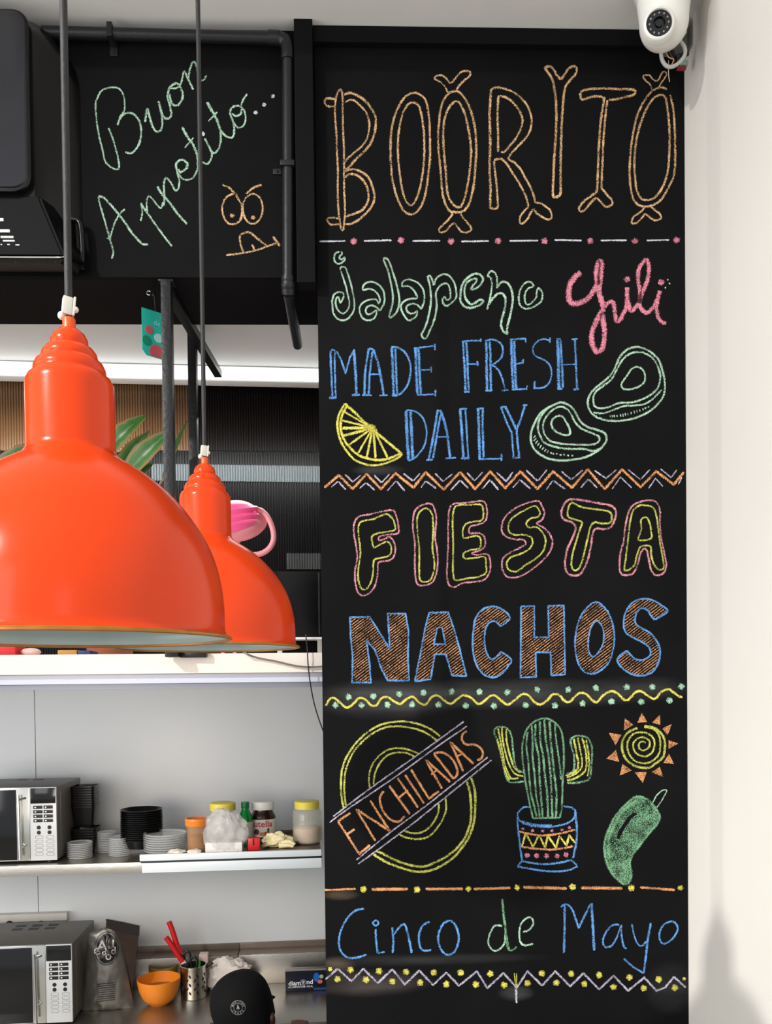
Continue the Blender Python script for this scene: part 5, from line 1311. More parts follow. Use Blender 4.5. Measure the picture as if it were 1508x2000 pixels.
# ------------------------------------------------------------------ jars and bottles
M_glass = mat('clear_jar_plastic', (218, 220, 205), .12, var=.03, alpha=.28, spec=.6)
M_yl = mat('yellow_lid_plastic', (240, 224, 92), .45, var=.06, nscale=40)
def ridged(mb, c, r, z0, z1, n=44, d=.0009):
    bm = mb.bm; A = []; B = []
    for k in range(n * 2):
        q = r + (d if k % 2 else 0); a = math.pi * k / n
        A.append(bm.verts.new((c[0] + q * math.cos(a), c[1] + q * math.sin(a), z0))); B.append(bm.verts.new((c[0] + q * math.cos(a), c[1] + q * math.sin(a), z1)))
    m = n * 2
    for k in range(m): bm.faces.new((A[k], A[(k + 1) % m], B[(k + 1) % m], B[k]))
    bm.faces.new(B); bm.faces.new(A[::-1]); return mb
def jar(label, px, pyb, pyt, rpx, lidr, fillh, fillc, fname):
    p, s = at_surf(px, pyb, zt); h = (pyb - pyt) * s * 1.015; R = rpx * s; lr = lidr * s; lh = 15 * s
    t = thing('storage_jar', label, 'jar', p, KM)
    part('glass', MB().lathe([(0, .001), (R * .9, .001), (R, .01), (R, h - lh - .018), (R * .93, h - lh - .006), (lr * .95, h - lh), (lr * .95, h - lh + .004), (lr * .88, h - lh + .004), (R * .9, h - lh - .010), (R - .003, h - lh - .02), (R - .003, .010), (R * .86, .004), (0, .004)], p, 36), M_glass, t)
    if fillh: part('contents', MB().lathe([(0, .005), (R * .85, .005), (R - .0035, .012), (R - .0035, fillh * .92), (R * .6, fillh), (0, fillh * 1.03)], p, 30), mat(fname, fillc, .85, var=.12, nscale=60, bump=.4, bscale=120), t)
    part('lid', ridged(MB(), p, lr, p.z + h - lh, p.z + h - .002).lathe([(0, h + .0006), (lr * .9, h), (lr, h - .0021)][::-1], p, 36), M_yl, t, 'yellow screw lid')
    return t
jar('clear jar with a yellow screw lid half hidden behind the plastic bag', 436, 1650, 1568, 27, 24.5, .05, (196, 196, 190), 'white_powder')
jar('clear jar with a yellow screw lid and pinkish grains, last on the tray', 600.5, 1645, 1564, 29, 24, .066, (206, 160, 132), 'pinkish_grains')
p, s = at_surf(384.5, 1662, zt)
sj = thing('spice_tub', 'small amber spice tub with an orange lid at the end of the clear lid stack', 'tub', p, KM)
part('tub', MB().lathe([(0, .001), (18 * s, .001), (19.5 * s, 52 * s), (18.6 * s, 52 * s), (17.2 * s, .003), (0, .003)], p, 30), mat('amber_plastic', (190, 150, 110), .15, alpha=.32, var=.05), sj)
part('contents', MB().lathe([(0, .003), (16.8 * s, .003), (17.8 * s, 30 * s), (0, 31 * s)], p, 24), mat('red_spice', (128, 70, 36), .8, var=.3, nscale=40), sj, 'red brown spice')
part('lid', MB().lathe([(0, 50 * s), (21 * s, 50 * s), (22 * s, 52 * s), (21.6 * s, 58 * s), (22.5 * s, 60 * s), (21 * s, 64 * s), (19 * s, 64.5 * s), (18 * s, 62 * s), (0, 61.5 * s)], p, 36), mat('orange_lid', (224, 124, 40), .4, var=.08), sj, 'orange lid')
# green bottle
p, s = at_surf(480, 1648, zt); k = s
gb = thing('sauce_bottle', 'green plastic bottle with a pale paper band between the bag and the brown jar', 'bottle', p, KM)
part('bottle', MB().lathe(smoothpts([(a * k, b * k) for a, b in ((0.01, 1), (13, 1), (14.5, 4), (14.5, 40), (14.6, 46), (13, 54), (9.5, 62), (7.2, 68), (6.8, 71))], step=.003) + [(0, 71 * k)], p, 32), mat('green_plastic_bottle', (8, 140, 60), .12, var=.1, spec=.6), gb)
part('paper_label', MB().lathe([(14.8 * k, 6 * k), (15 * k, 7 * k), (15 * k, 43 * k), (14.8 * k, 44 * k)], p, 32), mat('pale_label', (196, 194, 184), .5, var=.08, nscale=30), gb, 'pale paper band')
part('cap', ridged(MB(), p, 7.8 * k, p.z + 70 * k, p.z + 82 * k, 20, .0005), mat('dark_green_cap', (8, 110, 62), .35), gb, 'dark green screw cap')
# chocolate spread jar
p, s = at_surf(514.5, 1643, zt); k = s
nj = thing('spread_jar', 'brown chocolate spread jar with a white lid and red lettering', 'jar', p, KM)
part('jar', MB().lathe(smoothpts([(a * k, b * k) for a, b in ((0.01, 1), (20, 1), (24, 5), (24.5, 12), (24.5, 44), (24, 50), (20, 58), (18.5, 62), (18.5, 64))], step=.003) + [(0, 64 * k)], p, 40, sy=.8), mat('brown_spread_glass', (44, 24, 16), .15, var=.1, spec=.6), nj)
part('paper_label', MB().lathe([(24.6 * k, 11 * k), (24.9 * k, 12 * k), (24.9 * k, 44 * k), (24.6 * k, 45 * k)], p, 40, sy=.8), mat('white_label', (226, 224, 218), .5, var=.02), nj, 'white wrapped paper')
part('lid', MB().lathe([(0, 63 * k), (21.5 * k, 63 * k), (21.8 * k, 64 * k), (21.8 * k, 76 * k), (20.5 * k, 78.5 * k), (0, 79 * k)], p, 40, sy=.85), mat('white_lid', (228, 226, 222), .4, var=.02), nj, 'white lid')
def cyl(x, y): 
    R = 25.3 * k; a = x / R; return Vector((p.x + R * math.sin(a + .02), p.y - R * .8 * math.cos(a + .02) - .0002, p.z + y))
Mred = mat('red_print', (198, 24, 34), .5)
def subdiv_text(s_, size, m, name, par, fn, **kw): return text_mesh(s_, size, m, name, par, fn, **kw)
subdiv_text('nutella', 17.5 * k, Mred, 'jar_lettering', nj, lambda x, y: cyl(x - 4 * k, y + 36.5 * k), label='red lettering')
def patch(x0, x1, y0, y1, m, n):
    mb = MB(); bm = mb.bm; N = 6; r = []
    for i in range(N + 1):
        x = x0 + (x1 - x0) * i / N; w = math.sqrt(max(0.02, 1 - (2 * i / N - 1) ** 2)); c = (y0 + y1) / 2; hh = (y1 - y0) / 2 * w
        r.append((bm.verts.new(cyl(x, c - hh)), bm.verts.new(cyl(x, c + hh))))
    for a, b in zip(r, r[1:]): bm.faces.new((a[0], b[0], b[1], a[1]))
    part('printed_picture', mb, m, nj, n, smooth=False)
patch(-19 * k, -7 * k, 16 * k, 27 * k, mat('print_bread', (92, 40, 28), .5), 'dark printed toast'); patch(-8 * k, 6 * k, 14 * k, 21 * k, mat('print_orange', (214, 130, 60), .5), 'orange printed knife')
patch(2 * k, 13 * k, 15 * k, 22 * k, mat('print_nut', (160, 70, 50), .5), 'printed hazelnuts'); patch(8 * k, 13 * k, 20 * k, 29 * k, mat('print_leaf', (70, 96, 60), .5), 'printed green leaf')
# plastic bag with a white box in it
def crumple(c, rx, ry, rz, amt, sc_, seed, seg=48, flatbottom=True):
    mb = MB(); g = bmesh.ops.create_uvsphere(mb.bm, u_segments=seg, v_segments=seg // 2, radius=1.0)
    for v in g['verts']:
        d_ = v.co.normalized(); n_ = mnoise.noise(d_ * sc_ + Vector((seed, 0, 0))) + .5 * abs(mnoise.noise(d_ * sc_ * 2.3 + Vector((0, seed, 0)))) + .25 * mnoise.noise(d_ * sc_ * 5 + Vector((0, 0, seed)))
        q = 1 + amt * n_
        z = d_.z * rz * q
        if flatbottom and z < -rz * .8: z = -rz * .8
        v.co = Vector((c[0] + d_.x * rx * q, c[1] + d_.y * ry * q, c[2] + z + rz * .8))
    return mb
p, s = at_surf(439, 1666, zt)
bg = thing('plastic_bag', 'crumpled clear plastic bag holding a white packet on the tray', 'bag', p, KM)
M_bag = mat('thin_clear_bag', (222, 220, 218), .2, var=.05, alpha=.36, bump=.8, bscale=50, spec=.7)
part('bag_film', crumple((p.x, p.y + .035, p.z + .001), 41 * s, .045, 45 * s, .18, 2.8, 3.1), M_bag, bg, smooth=True, ang=25)
nk_ = p + Vector((-8 * s, .03, 74 * s))
part('bag_neck', MB().tube([tuple(nk_ + Vector((0.01, 0, -.03))), tuple(nk_), tuple(nk_ + Vector((.012, 0, .016)))], [.02, .008, .013], 14), M_bag, bg)
part('white_packet', MB().box(p.x - 38 * s, p.x + 34 * s, p.y + .004, p.y + .06, p.z + .002, p.z + 20 * s, .004), mat('white_packet', (216, 214, 210), .4, var=.06, bump=.4, bscale=40), bg)
# red clip, gloves, cloths, papers
p, s = at_surf(495.5, 1662, zt)
rc = thing('red_clip', 'small red plastic bag clip in front of the green bottle', 'clip', p, KM)
part('clip_body', MB().box(p.x - 11 * s, p.x + 12 * s, p.y, p.y + .03, p.z + .001, p.z + 25 * s, .004), mat('red_plastic', (196, 24, 30), .35, var=.08), rc)
part('clip_jaw', MB().box(p.x - 1.5 * s, p.x + 1.0 * s, p.y - .002, p.y + .01, p.z + 11 * s, p.z + 24 * s, .0005).box(p.x - 13.5 * s, p.x - 11 * s, p.y + .004, p.y + .03, p.z + .002, p.z + 20 * s, .001), mat('black_jaw', (16, 14, 14), .5), rc, 'black jaw')
M_gl = mat('cream_latex', (226, 214, 168), .55, var=.06, bump=.2, bscale=30)
p, s = at_surf(541, 1655, zt)
gv = solo('rubber_glove', crumple((p.x, p.y + .02, p.z + .0005), 27 * s, .03, 15 * s, .35, 2.0, 8.2, 40).tube([tuple(p + Vector((-.01, .0, .02))), tuple(p + Vector((-.045, -.01, .012))), tuple(p + Vector((-.058, -.012, .008)))], [.010, .008, .006], 10)
    .tube([tuple(p + Vector((.0, 0, .028))), tuple(p + Vector((.010, .004, .040))), tuple(p + Vector((.028, .008, .046)))], [.010, .008, .006], 10).tube([tuple(p + Vector((.02, 0, .02))), tuple(p + Vector((.05, -.005, .022))), tuple(p + Vector((.07, -.01, .010)))], [.012, .009, .007], 10)
    .tube([tuple(p + Vector((.01, -.01, .008))), tuple(p + Vector((.045, -.018, .010))), tuple(p + Vector((.065, -.02, .006)))], [.011, .008, .006], 10), M_gl, 'crumpled cream rubber glove beside the brown spread jar', 'glove', p, KM)
for px, w, lab in ((345, 16, 'small pale crumpled tissue at the tray edge under the lid stack'), (379, 14, 'small pale crumpled tissue at the tray edge under the spice tub')):
    p, s = at_surf(px, 1669, zt); solo('tissue', crumple((p.x, p.y + .01, p.z + .0004), w * s, .018, 5 * s, .4, 2.6, px, 24), mat('pale_tissue', (214, 206, 190), .8), lab, 'tissue', p, KM)
p, s = at_surf(604, 1661, zt)
solo('slatted_mat', MB().box(p.x - .045, p.x + .055, p.y - .008, p.y + .06, p.z + .0003, p.z + .004, .001), mat('dark_brown_mat', (60, 48, 42), .5, var=.3, nscale=30), 'thin dark brown mat under the last jar', 'mat', p, KM) if False else None
# ================================================================== worktop
ctr = thing('worktop', 'stainless steel kitchen worktop under the wall shelf', 'worktop', (-0.9, 3.4, zcnt), KM)
Yc0 = kt(580, 1998, Z=zcnt).y
part('work_surface', MB().box(-2.6, .5, Yc0, yW - .03, zcnt - .004, zcnt - .0002, .0006), M_steelh, ctr)
part('front_edge', MB().box(-2.6, .5, Yc0 - .002, Yc0 + .01, zcnt - .05, zcnt - .003, .002), M_steel, ctr)
part('lower_cabinet', MB().box(-2.58, .48, Yc0 + .03, yW - .002, .10, zcnt - .0045, .003), M_steel, ctr)
part('plinth', MB().box(-2.55, .45, Yc0 + .07, yW - .01, .0, .0995, .001), mat('plinth_black', (30, 30, 30), .5), ctr)
yb = yW - .09
zb1 = kt(560, 1862, Y=yb).z; zb2 = kt(560, 1849, Y=yb + .02).z; xg = kt(465.5, 1880, Y=yb).x
for x0, x1, lab in ((-2.6, xg - .002, 'brushed steel backsplash panel behind the bowls, microwave and utensil holder'), (xg + .002, .5, 'brushed steel backsplash panel behind the blue foil box')):
    bs = thing('backsplash_panel', lab, 'backsplash', ((x0 + x1) / 2, yb, zcnt), KM, 'steel backsplash panels')
    part('sheet', MB().box(x0, x1, yb, yb + .004, zcnt + .0002, zb1, .001), M_steel, bs)
    part('folded_top', MB().box(x0, x1, yb + .0005, yW - .0005, zb1 + .0002, zb1 + .004, .001).box(x0, x1, yW - .012, yW - .0004, zb1 + .004, zb2 + .006, .001), mat('brown_grey_steel', (120, 108, 98), .4, .5, var=.1), bs, 'dull grey folded top')
# trunking
tk0 = kt(-60, 1791, Y=3.70).z; tk1 = kt(-60, 1806, Y=3.70).z; tkx = kt(129, 1795, Y=3.70).x
tk = thing('cable_trunking', 'white plastic cable trunking on the wall behind the lower microwave', 'trunking', (tkx, 3.72, tk1), KM)
part('trunk_body', MB().box(tkx - .8, tkx, 3.712, yW - .0003, tk1, tk0, .003), mat('white_trunking', (214, 212, 206), .45), tk)
for px in (18, 80):
    q = kt(px, 1804, Y=3.705); part('knob', MB().ball((q.x, 3.706, q.z), .0135, 1, .6, .9), mat('black_knob', (12, 12, 12), .3), tk)
# ------------------------------------------------------------------ silver pouch
p, s = at_surf(209, 1974, zcnt)
po = thing('silver_pouch', 'tall crumpled silver foil pouch with an oval emblem beside the lower microwave', 'pouch', p, KM)
rows = [(1981, 157, 262, 3), (1975, 158, 262, 8), (1950, 162, 258, 17), (1920, 165, 253, 21), (1890, 167, 247, 22), (1860, 169, 240, 20), (1838, 171, 235, 15), (1822, 176, 228, 10), (1812, 200, 226, 6)]
Yp = p.y; mb = MB(); bm = mb.bm; G = []
rr = smoothpts([(float(a), float(b), float(c), float(d_)) for a, b, c, d_ in rows], step=5)
NX = 22
def front_pt(u, v, back=False):
    i = v * (len(rr) - 1); a = int(min(i, len(rr) - 2)); f = i - a
    y, xl, xr, bl = [rr[a][q] + (rr[a + 1][q] - rr[a][q]) * f for q in range(4)]
    px = xl + (xr - xl) * u; py = y - (10 * (u - .25) if v < .25 else 0) * (1 - v * 4)
    Yy = Yp + .02 + .02 * v
    q = kt(px, py, Y=Yy); w = (math.sin(math.pi * u)) ** .6 if 0 < u < 1 else 0
    cr_ = .0035 * mnoise.noise(Vector((px * .09, py * .06, 3))) + .0025 * abs(mnoise.noise(Vector((px * .2, py * .12, 9)))) + .0016 * mnoise.noise(Vector((px * .4, py * .4, 5)))
    q.y += (-1 if not back else 1) * (bl * s * w) + cr_ * 1.6
    q.z = max(q.z, zcnt + .0005)
    return q
for back in (False, True):
    V = [[bm.verts.new(front_pt(i / NX, j / 34, back)) for i in range(NX + 1)] for j in range(35)]; G.append(V)
    for j in range(34):
        for i in range(NX): bm.faces.new((V[j][i], V[j][i + 1], V[j + 1][i + 1], V[j + 1][i]))
for j in range(34):
    for i in (0, NX): bm.faces.new((G[0][j][i], G[0][j + 1][i], G[1][j + 1][i], G[1][j][i]))
for j in (0, 34):
    for i in range(NX): bm.faces.new((G[0][j][i], G[0][j][i + 1], G[1][j][i + 1], G[1][j][i]))
part('pouch_front', mb, mat('silver_foil', (112, 110, 104), .38, .55, var=.2, nscale=12, bump=.5, bscale=22), po, ang=50)
def kq(px, py, Y): return kt(px, py, Y=Y)
mb = MB(); bm = mb.bm
O_ = [(208, 1795), (240, 1801), (272, 1808), (270, 1828), (268, 1850), (262, 1900), (256, 1950), (250, 1966), (236, 1960), (234, 1880), (226, 1830), (206, 1818)]
A = [bm.verts.new(kq(x, y, Yp + .035)) for x, y in O_]; B = [bm.verts.new(kq(x + 2, y - 1, Yp + .065)) for x, y in O_]
bm.faces.new(A); bm.faces.new(B[::-1])
for i in range(len(A)): bm.faces.new((A[i], B[i], B[(i + 1) % len(A)], A[(i + 1) % len(A)]))
part('pouch_back', mb, mat('dark_bronze_foil', (62, 48, 42), .3, .7, var=.4, nscale=14, bump=.4, bscale=20), po, 'dark bronze back panel', smooth=False)
mb = MB(); bm = mb.bm
O_ = [(206, 1795), (240, 1801), (272, 1808), (272, 1828), (240, 1823), (212, 1814)]
A = [bm.verts.new(kq(x, y, Yp + .026)) for x, y in O_]; B = [bm.verts.new(kq(x, y, Yp + .034)) for x, y in O_]
bm.faces.new(A); bm.faces.new(B[::-1])
for i in range(len(A)): bm.faces.new((A[i], B[i], B[(i + 1) % len(A)], A[(i + 1) % len(A)]))
part('folded_top', mb, mat('dark_brown_foil', (34, 26, 24), .35, .4, var=.2), po, 'dark folded top', smooth=False)
def onpouch(px, py):
    q = front_pt(.5, .5); best = None
    for j in range(35):
        for i in range(NX + 1):
            c = CACHE[j][i]
            d2 = (c[0] - px) ** 2 + (c[1] - py) ** 2
            if best is None or d2 < best[0]: best = (d2, c[2])
    r_ = kt(px, py, Y=best[1]); r_.y -= .0022; return r_
def toimg(P):
    w_ = KM @ P - EYE; dd = w_.dot(fw); return PX + F * w_.dot(rt) / dd, PY - F * w_.dot(up) / dd
CACHE = [[toimg(front_pt(i / NX, j / 34)) + (front_pt(i / NX, j / 34).y,) for i in range(NX + 1)] for j in range(35)]
Mpk = mat('pouch_black_print', (14, 14, 14), .4)
def ell(cx, cy, rx, ry, tilt, n=40): return [(cx + rx * math.cos(a) * math.cos(tilt) - ry * math.sin(a) * math.sin(tilt), cy + rx * math.cos(a) * math.sin(tilt) + ry * math.sin(a) * math.cos(tilt)) for a in [2 * math.pi * k / n for k in range(n)]]
mb = MB(); bm = mb.bm; cc = (208.5, 1852)
# dark oval filled in rings so it follows the bulge
rings = [[bm.verts.new(onpouch(x, y)) for x, y in ell(cc[0], cc[1], 20 * f, 29 * f, .06)] for f in (.3, .6, .85, 1.0)]
ctr_ = bm.verts.new(onpouch(*cc))
for k in range(40): bm.faces.new((ctr_, rings[0][k], rings[0][(k + 1) % 40]))
for A, B in zip(rings, rings[1:]):
    for k in range(40): bm.faces.new((A[k], B[k], B[(k + 1) % 40], A[(k + 1) % 40]))
part('printed_oval', mb, Mpk, po, 'black printed oval')
mb = MB(); bm = mb.bm
A, B = [[bm.verts.new(onpouch(x, y) - Vector((0, .0004, 0))) for x, y in ell(cc[0], cc[1], r1, r2, .06)] for r1, r2 in ((23.5, 33), (22.4, 31.8))]
for k in range(40): bm.faces.new((A[k], B[k], B[(k + 1) % 40], A[(k + 1) % 40]))
part('printed_ring', mb, Mpk, po, 'thin black ring')
Mlg = mat('pouch_silver_print', (176, 170, 164), .4, .5)
def ptx(s_, size, px, py): text_mesh(s_, size, Mlg, 'pouch_lettering', po, lambda x, y: onpouch(px + x, py - y) - Vector((0, .0012, 0)))
ptx('A', 30, 200, 1848); ptx('1', 27, 213, 1841); ptx('1', 23, 221.5, 1844); ptx('G', 19, 190.5, 1858); ptx('o', 17, 204, 1860); ptx('o', 23, 212, 1867); ptx('d', 21, 222, 1857)
for k in range(9):
    y = 1922 + k * 4.2
    mb = MB(); bm = mb.bm; pv = None
    for i in range(9):
        x = 190 + i * 4.6 - k * .2; a = bm.verts.new(onpouch(x, y - i * .5)); b = bm.verts.new(onpouch(x, y - i * .5 + 1.1))
        if pv: bm.faces.new((pv[0], a, b, pv[1]))
        pv = (a, b)
    part('printed_line', mb, Mpk, po, smooth=False)
# ------------------------------------------------------------------ bowls
def bowl(label, px, pyb, rpx, hpx, c, name):
    p, s = at_surf(px, pyb, zcnt); R = rpx * s; h = hpx * s
    pr = [(.0, 0), (.42, 0), (.46, .03), (.72, .22), (.9, .52), (.985, .85), (1.0, 1.0), (.975, 1.01), (.955, .85), (.87, .54), (.7, .26), (.42, .08), (0, .06)]
    o = thing('plastic_bowl', label, 'bowl', p, KM)
    part('bowl', MB().lathe(smoothpts([(a * R, b * h) for a, b in pr], step=.006), p, 48), mat(name, c, .35, var=.1, nscale=12), o)
    return o, p, R, h
o, p, R, h = bowl('orange plastic bowl with dark sauce on the worktop beside the silver pouch', 311, 1960, 41, 50, (226, 130, 34), 'orange_plastic')
part('sauce', MB().lathe([(0, h * .60), (R * .90, h * .60), (R * .89, h * .58), (0, h * .57)], p, 40), mat('brown_sauce', (150, 86, 26), .3, var=.3, nscale=20), o, 'brown sauce')
bowl('yellowish green plastic bowl behind the orange bowl', 320, 1930, 28, 46, (150, 120, 44), 'olive_plastic')
# ------------------------------------------------------------------ cutlery holder
p, s = at_surf(378.5, 1946, zcnt); k = s
hol = thing('utensil_holder', 'perforated stainless steel utensil holder in front of the white napkins', 'holder', p, KM)
part('can', MB().lathe([(0, .001), (24 * k, .001), (24.6 * k, 3 * k), (24.6 * k, 60 * k), (25.4 * k, 61 * k), (25.4 * k, 63 * k), (23.6 * k, 63 * k), (23.6 * k, 4 * k), (0, 4 * k)], p, 40), mat('polished_steel', (200, 196, 186), .22, 1.0, var=.08, bump=.05), hol)
Mh = mat('hole_black', (12, 12, 12), .6)
for ang, zz, tl in [(a, z, t) for a in (-1.05, -.25, .35, 1.05) for z, t in ((14, .5), (22, -.5), (30, .5), (38, -.5), (46, .5))]:
    mb = MB(); c0 = (ang, zz)
    pts = []
    for q in range(10):
        t_ = 2 * math.pi * q / 10; u = 1.7 * math.cos(t_); v = 3.6 * math.sin(t_); uu = u * math.cos(tl) - v * math.sin(tl); vv = u * math.sin(tl) + v * math.cos(tl)
        a_ = ang + (uu + (2.6 if tl > 0 else -2.6)) / 24.6; pts.append(mb.bm.verts.new((p.x + 24.9 * k * math.sin(a_), p.y - 24.9 * k * math.cos(a_), p.z + (zz + vv) * k)))
    mb.bm.faces.new(pts); part('leaf_hole', mb, Mh, hol, smooth=False)
def knife(label, a, b, w, Y):
    A = kt(*a, Y=Y); B = kt(*b, Y=Y); t = thing('kitchen_knife', label, 'knife', B, KM); d_ = (B - A).normalized()
    part('handle', MB().tube(smoothpts([tuple(A), tuple(A + (B - A) * .3 + Vector((.001, 0, 0))), tuple(A + (B - A) * .7 - Vector((.001, 0, 0))), tuple(B)], step=.006), w * Y / F, 12, flat=.9), mat('red_handle', (190, 20, 26), .4, var=.1), t, 'red handle')
    E = B + d_ * ((B.z - p.z - .012) / max(.2, -d_.z))
    nrm = Vector((d_.z, 0, -d_.x)) * (w * .9 * Y / F)
    mb = MB(); vs = [B + nrm, B - nrm, E - nrm * .2, E + nrm * .1]; bmv = [mb.bm.verts.new(v + Vector((0, .0006, 0))) for v in vs] + [mb.bm.verts.new(v - Vector((0, .0006, 0))) for v in vs]
    mb.bm.faces.new(bmv[:4]); mb.bm.faces.new(bmv[4:][::-1])
    for i in range(4): mb.bm.faces.new((bmv[i], bmv[4 + i], bmv[4 + (i + 1) % 4], bmv[(i + 1) % 4]))
    part('blade', mb, M_chr, t, smooth=False)
knife('red handled kitchen knife leaning out of the steel holder, lower of the two', (324, 1830), (357, 1878), 5.6, p.y - .006)
knife('red handled kitchen knife leaning out of the steel holder, taller of the two', (330, 1800), (352, 1862), 5.2, p.y + .008)
scs = thing('scissors', 'black handled scissors standing in the steel holder', 'scissors', kt(374, 1885, Y=p.y), KM)
for (cx, cy, rx, ry) in ((366, 1868, 6, 11), (379, 1880, 7, 12)):
    part('finger_loop', MB().tube([tuple(kt(cx + rx * math.cos(a), cy + ry * math.sin(a), Y=p.y + .002)) for a in [q * math.pi / 8 for q in range(16)]], .0045, 8, closed=True), mat('black_handle', (14, 14, 14), .45), scs)
part('blade', MB().tube([tuple(kt(372, 1890, Y=p.y)), (p.x, p.y, p.z + .012)], [.006, .003], 8, flat=.3), M_chr, scs)
gk = thing('peeler', 'green handled peeler standing in the steel holder', 'peeler', kt(388, 1885, Y=p.y), KM)
part('handle', MB().tube([tuple(kt(385, 1872, Y=p.y + .012)), tuple(kt(388, 1880, Y=p.y + .012)), tuple(kt(388, 1892, Y=p.y + .012))], [.006, .0095, .007], 12), mat('green_handle', (60, 160, 60), .4), gk)
part('blade', MB().tube([tuple(kt(388, 1892, Y=p.y + .012)), (p.x + .005, p.y + .008, p.z + .012)], .003, 8), M_chr, gk)
bt = thing('serving_tongs', 'dark metal tongs leaning out of the holder towards the napkins', 'tongs', kt(400, 1885, Y=p.y + .01), KM)
part('arm', MB().tube([tuple(kt(416, 1880, Y=p.y + .02)), tuple(kt(405, 1886, Y=p.y + .015)), tuple(kt(392, 1897, Y=p.y + .01)), (p.x - .005, p.y + .01, p.z + .012)], [.006, .008, .006, .004], 10), mat('dark_metal', (60, 56, 52), .4, .7), bt)
# napkins, white card, skewer
p2, s2 = at_surf(445, 1938, zcnt)
solo('napkin_heap', crumple((p2.x, p2.y + .03, p2.z + .0005), 46 * s2, .045, 33 * s2, .32, 2.6, 5.5, 56), mat('white_paper_napkin', (206, 198, 190), .8, var=.1, bump=.7, bscale=45), 'heap of crumpled white paper napkins behind the black cap', 'napkins', p2, KM)
w0 = kt(390, 1860, Y=yb - .02); w1 = kt(408, 1890, Y=yb - .02)
solo('paper_bag', MB().box(w0.x, w1.x, yb - .05, yb - .008, zcnt + .0005, w0.z, .006), mat('pinkish_paper', (206, 182, 176), .7), 'small pinkish white paper bag standing behind the scissors', 'bag', (w0.x, yb - .03, zcnt), KM)
q0 = kt(441, 1861, Y=p2.y + .05); q1_ = kt(440, 1890, Y=p2.y + .05)
solo('skewer', MB().tube([tuple(q0), tuple(q1_)], .0014, 8), mat('skewer_brown', (110, 84, 66), .5), 'thin wooden skewer standing in the heap of napkins', 'skewer', q1_, KM)
# foil box
p, s = at_surf(597, 1936, zcnt); fx0 = kt(557.5, 1936, Y=p.y).x; fx1 = fx0 + .30; fh = 41 * s
fb = thing('foil_box', 'dark blue box of aluminium foil against the backsplash', 'box', p, KM)
Mfb = mat('navy_carton', (12, 14, 30), .3, var=.3, nscale=20)
part('carton', MB().box(fx0, fx1, p.y, p.y + .05, p.z + .0005, p.z + fh, .002), Mfb, fb)
part('lid_edge', MB().box(fx0 - .001, fx1 + .001, p.y - .001, p.y + .012, p.z + fh - .0006, p.z + fh + .003, .001), mat('grey_carton_edge', (120, 116, 110), .4), fb, 'grey flap edge')
part('printed_band', MB().box(fx0 + 55 * s, fx1 - .001, p.y - .0005, p.y + .0002, p.z + .003, p.z + 6.5 * s, 0), mat('blue_print', (16, 60, 120), .4), fb, 'blue band', smooth=False)
def flat(cx, cz): return lambda x, y: Vector((fx0 + cx * s + x, p.y - .0008, p.z + cz * s + y))
Mw = mat('white_carton_print', (224, 226, 230), .5)
text_mesh('diam', 13.0 * s, Mw, 'carton_lettering', fb, flat(18.5, 16.5)); text_mesh('nd', 13.0 * s, Mw, 'carton_lettering', fb, flat(48, 18)); text_mesh('ALUMINIUM FOIL', 5.2 * s, Mw, 'carton_lettering', fb, flat(30, 9.2), spacing=1.25)
part('printed_gem', MB().tube([(fx0 + 35 * s + 5.5 * s * math.cos(a), p.y - .0006, p.z + 18 * s + 5.5 * s * math.sin(a)) for a in [q * math.pi / 10 for q in range(20)]], .0009, 6, closed=True).prism([(fx0 + 31.5 * s, p.z + 19 * s), (fx0 + 35 * s, p.z + 13 * s), (fx0 + 38.5 * s, p.z + 19 * s), (fx0 + 37 * s, p.z + 21.5 * s), (fx0 + 33 * s, p.z + 21.5 * s)], p.y - .0012, p.y - .0004), mat('gem_print', (150, 156, 170), .4), fb)
def oval(cx, cz, rx, rz, m, n):
    mb = MB(); mb.bm.faces.new([mb.bm.verts.new((fx0 + (cx + rx * math.cos(a)) * s, p.y - .0007, p.z + (cz + rz * math.sin(a)) * s)) for a in [q * math.pi / 9 for q in range(18)]]); part('printed_picture', mb, m, fb, n, smooth=False)
oval(61, 27, 6, 9, mat('print_blue', (20, 90, 170), .4), 'blue printed shape'); oval(68, 18, 5, 4, mat('print_salmon', (190, 96, 70), .5), 'printed food'); oval(71, 28, 4, 4, mat('print_pale_green', (150, 160, 130), .5), 'printed garnish')
# ================================================================== the cook
def skinmesh(V, E, Rd, sub=2):
    me = bpy.data.meshes.new('tmp'); me.from_pydata(V, E, []); o = bpy.data.objects.new('tmp', me); COL.objects.link(o)
    md = o.modifiers.new('s', 'SKIN'); 
    for i, r in enumerate(Rd): me.skin_vertices[0].data[i].radius = r if isinstance(r, tuple) else (r, r)
    me.skin_vertices[0].data[0].use_root = True
    o.modifiers.new('u', 'SUBSURF').levels = sub
    dg = bpy.context.evaluated_depsgraph_get(); m2 = bpy.data.meshes.new_from_object(o.evaluated_get(dg)); bpy.data.objects.remove(o); return m2
hc = at(473.5, 1967, Y=2.70)                       # middle of the head
turn = math.radians(14)
per = thing('person', 'person in a black cap with a round pale emblem, seen from behind at the worktop', 'person', (hc.x, 2.55, 0))
pel = Vector((hc.x - .02, 2.42, .86)); che = Vector((hc.x - .01, 2.60, 1.10)); nkb = Vector((hc.x, 2.665, 1.20)); nkt = Vector((hc.x, 2.70, hc.z - .07))
V = [pel, (pel + che) / 2, che, nkb, nkt]
E = [(0, 1), (1, 2), (2, 3), (3, 4)]; Rr = [(.15, .11), (.14, .10), (.16, .105), (.065, .06), (.055, .06)]
def add(v, par, r): V.append(Vector(v)); E.append((par, len(V) - 1)); Rr.append(r); return len(V) - 1
hands = []
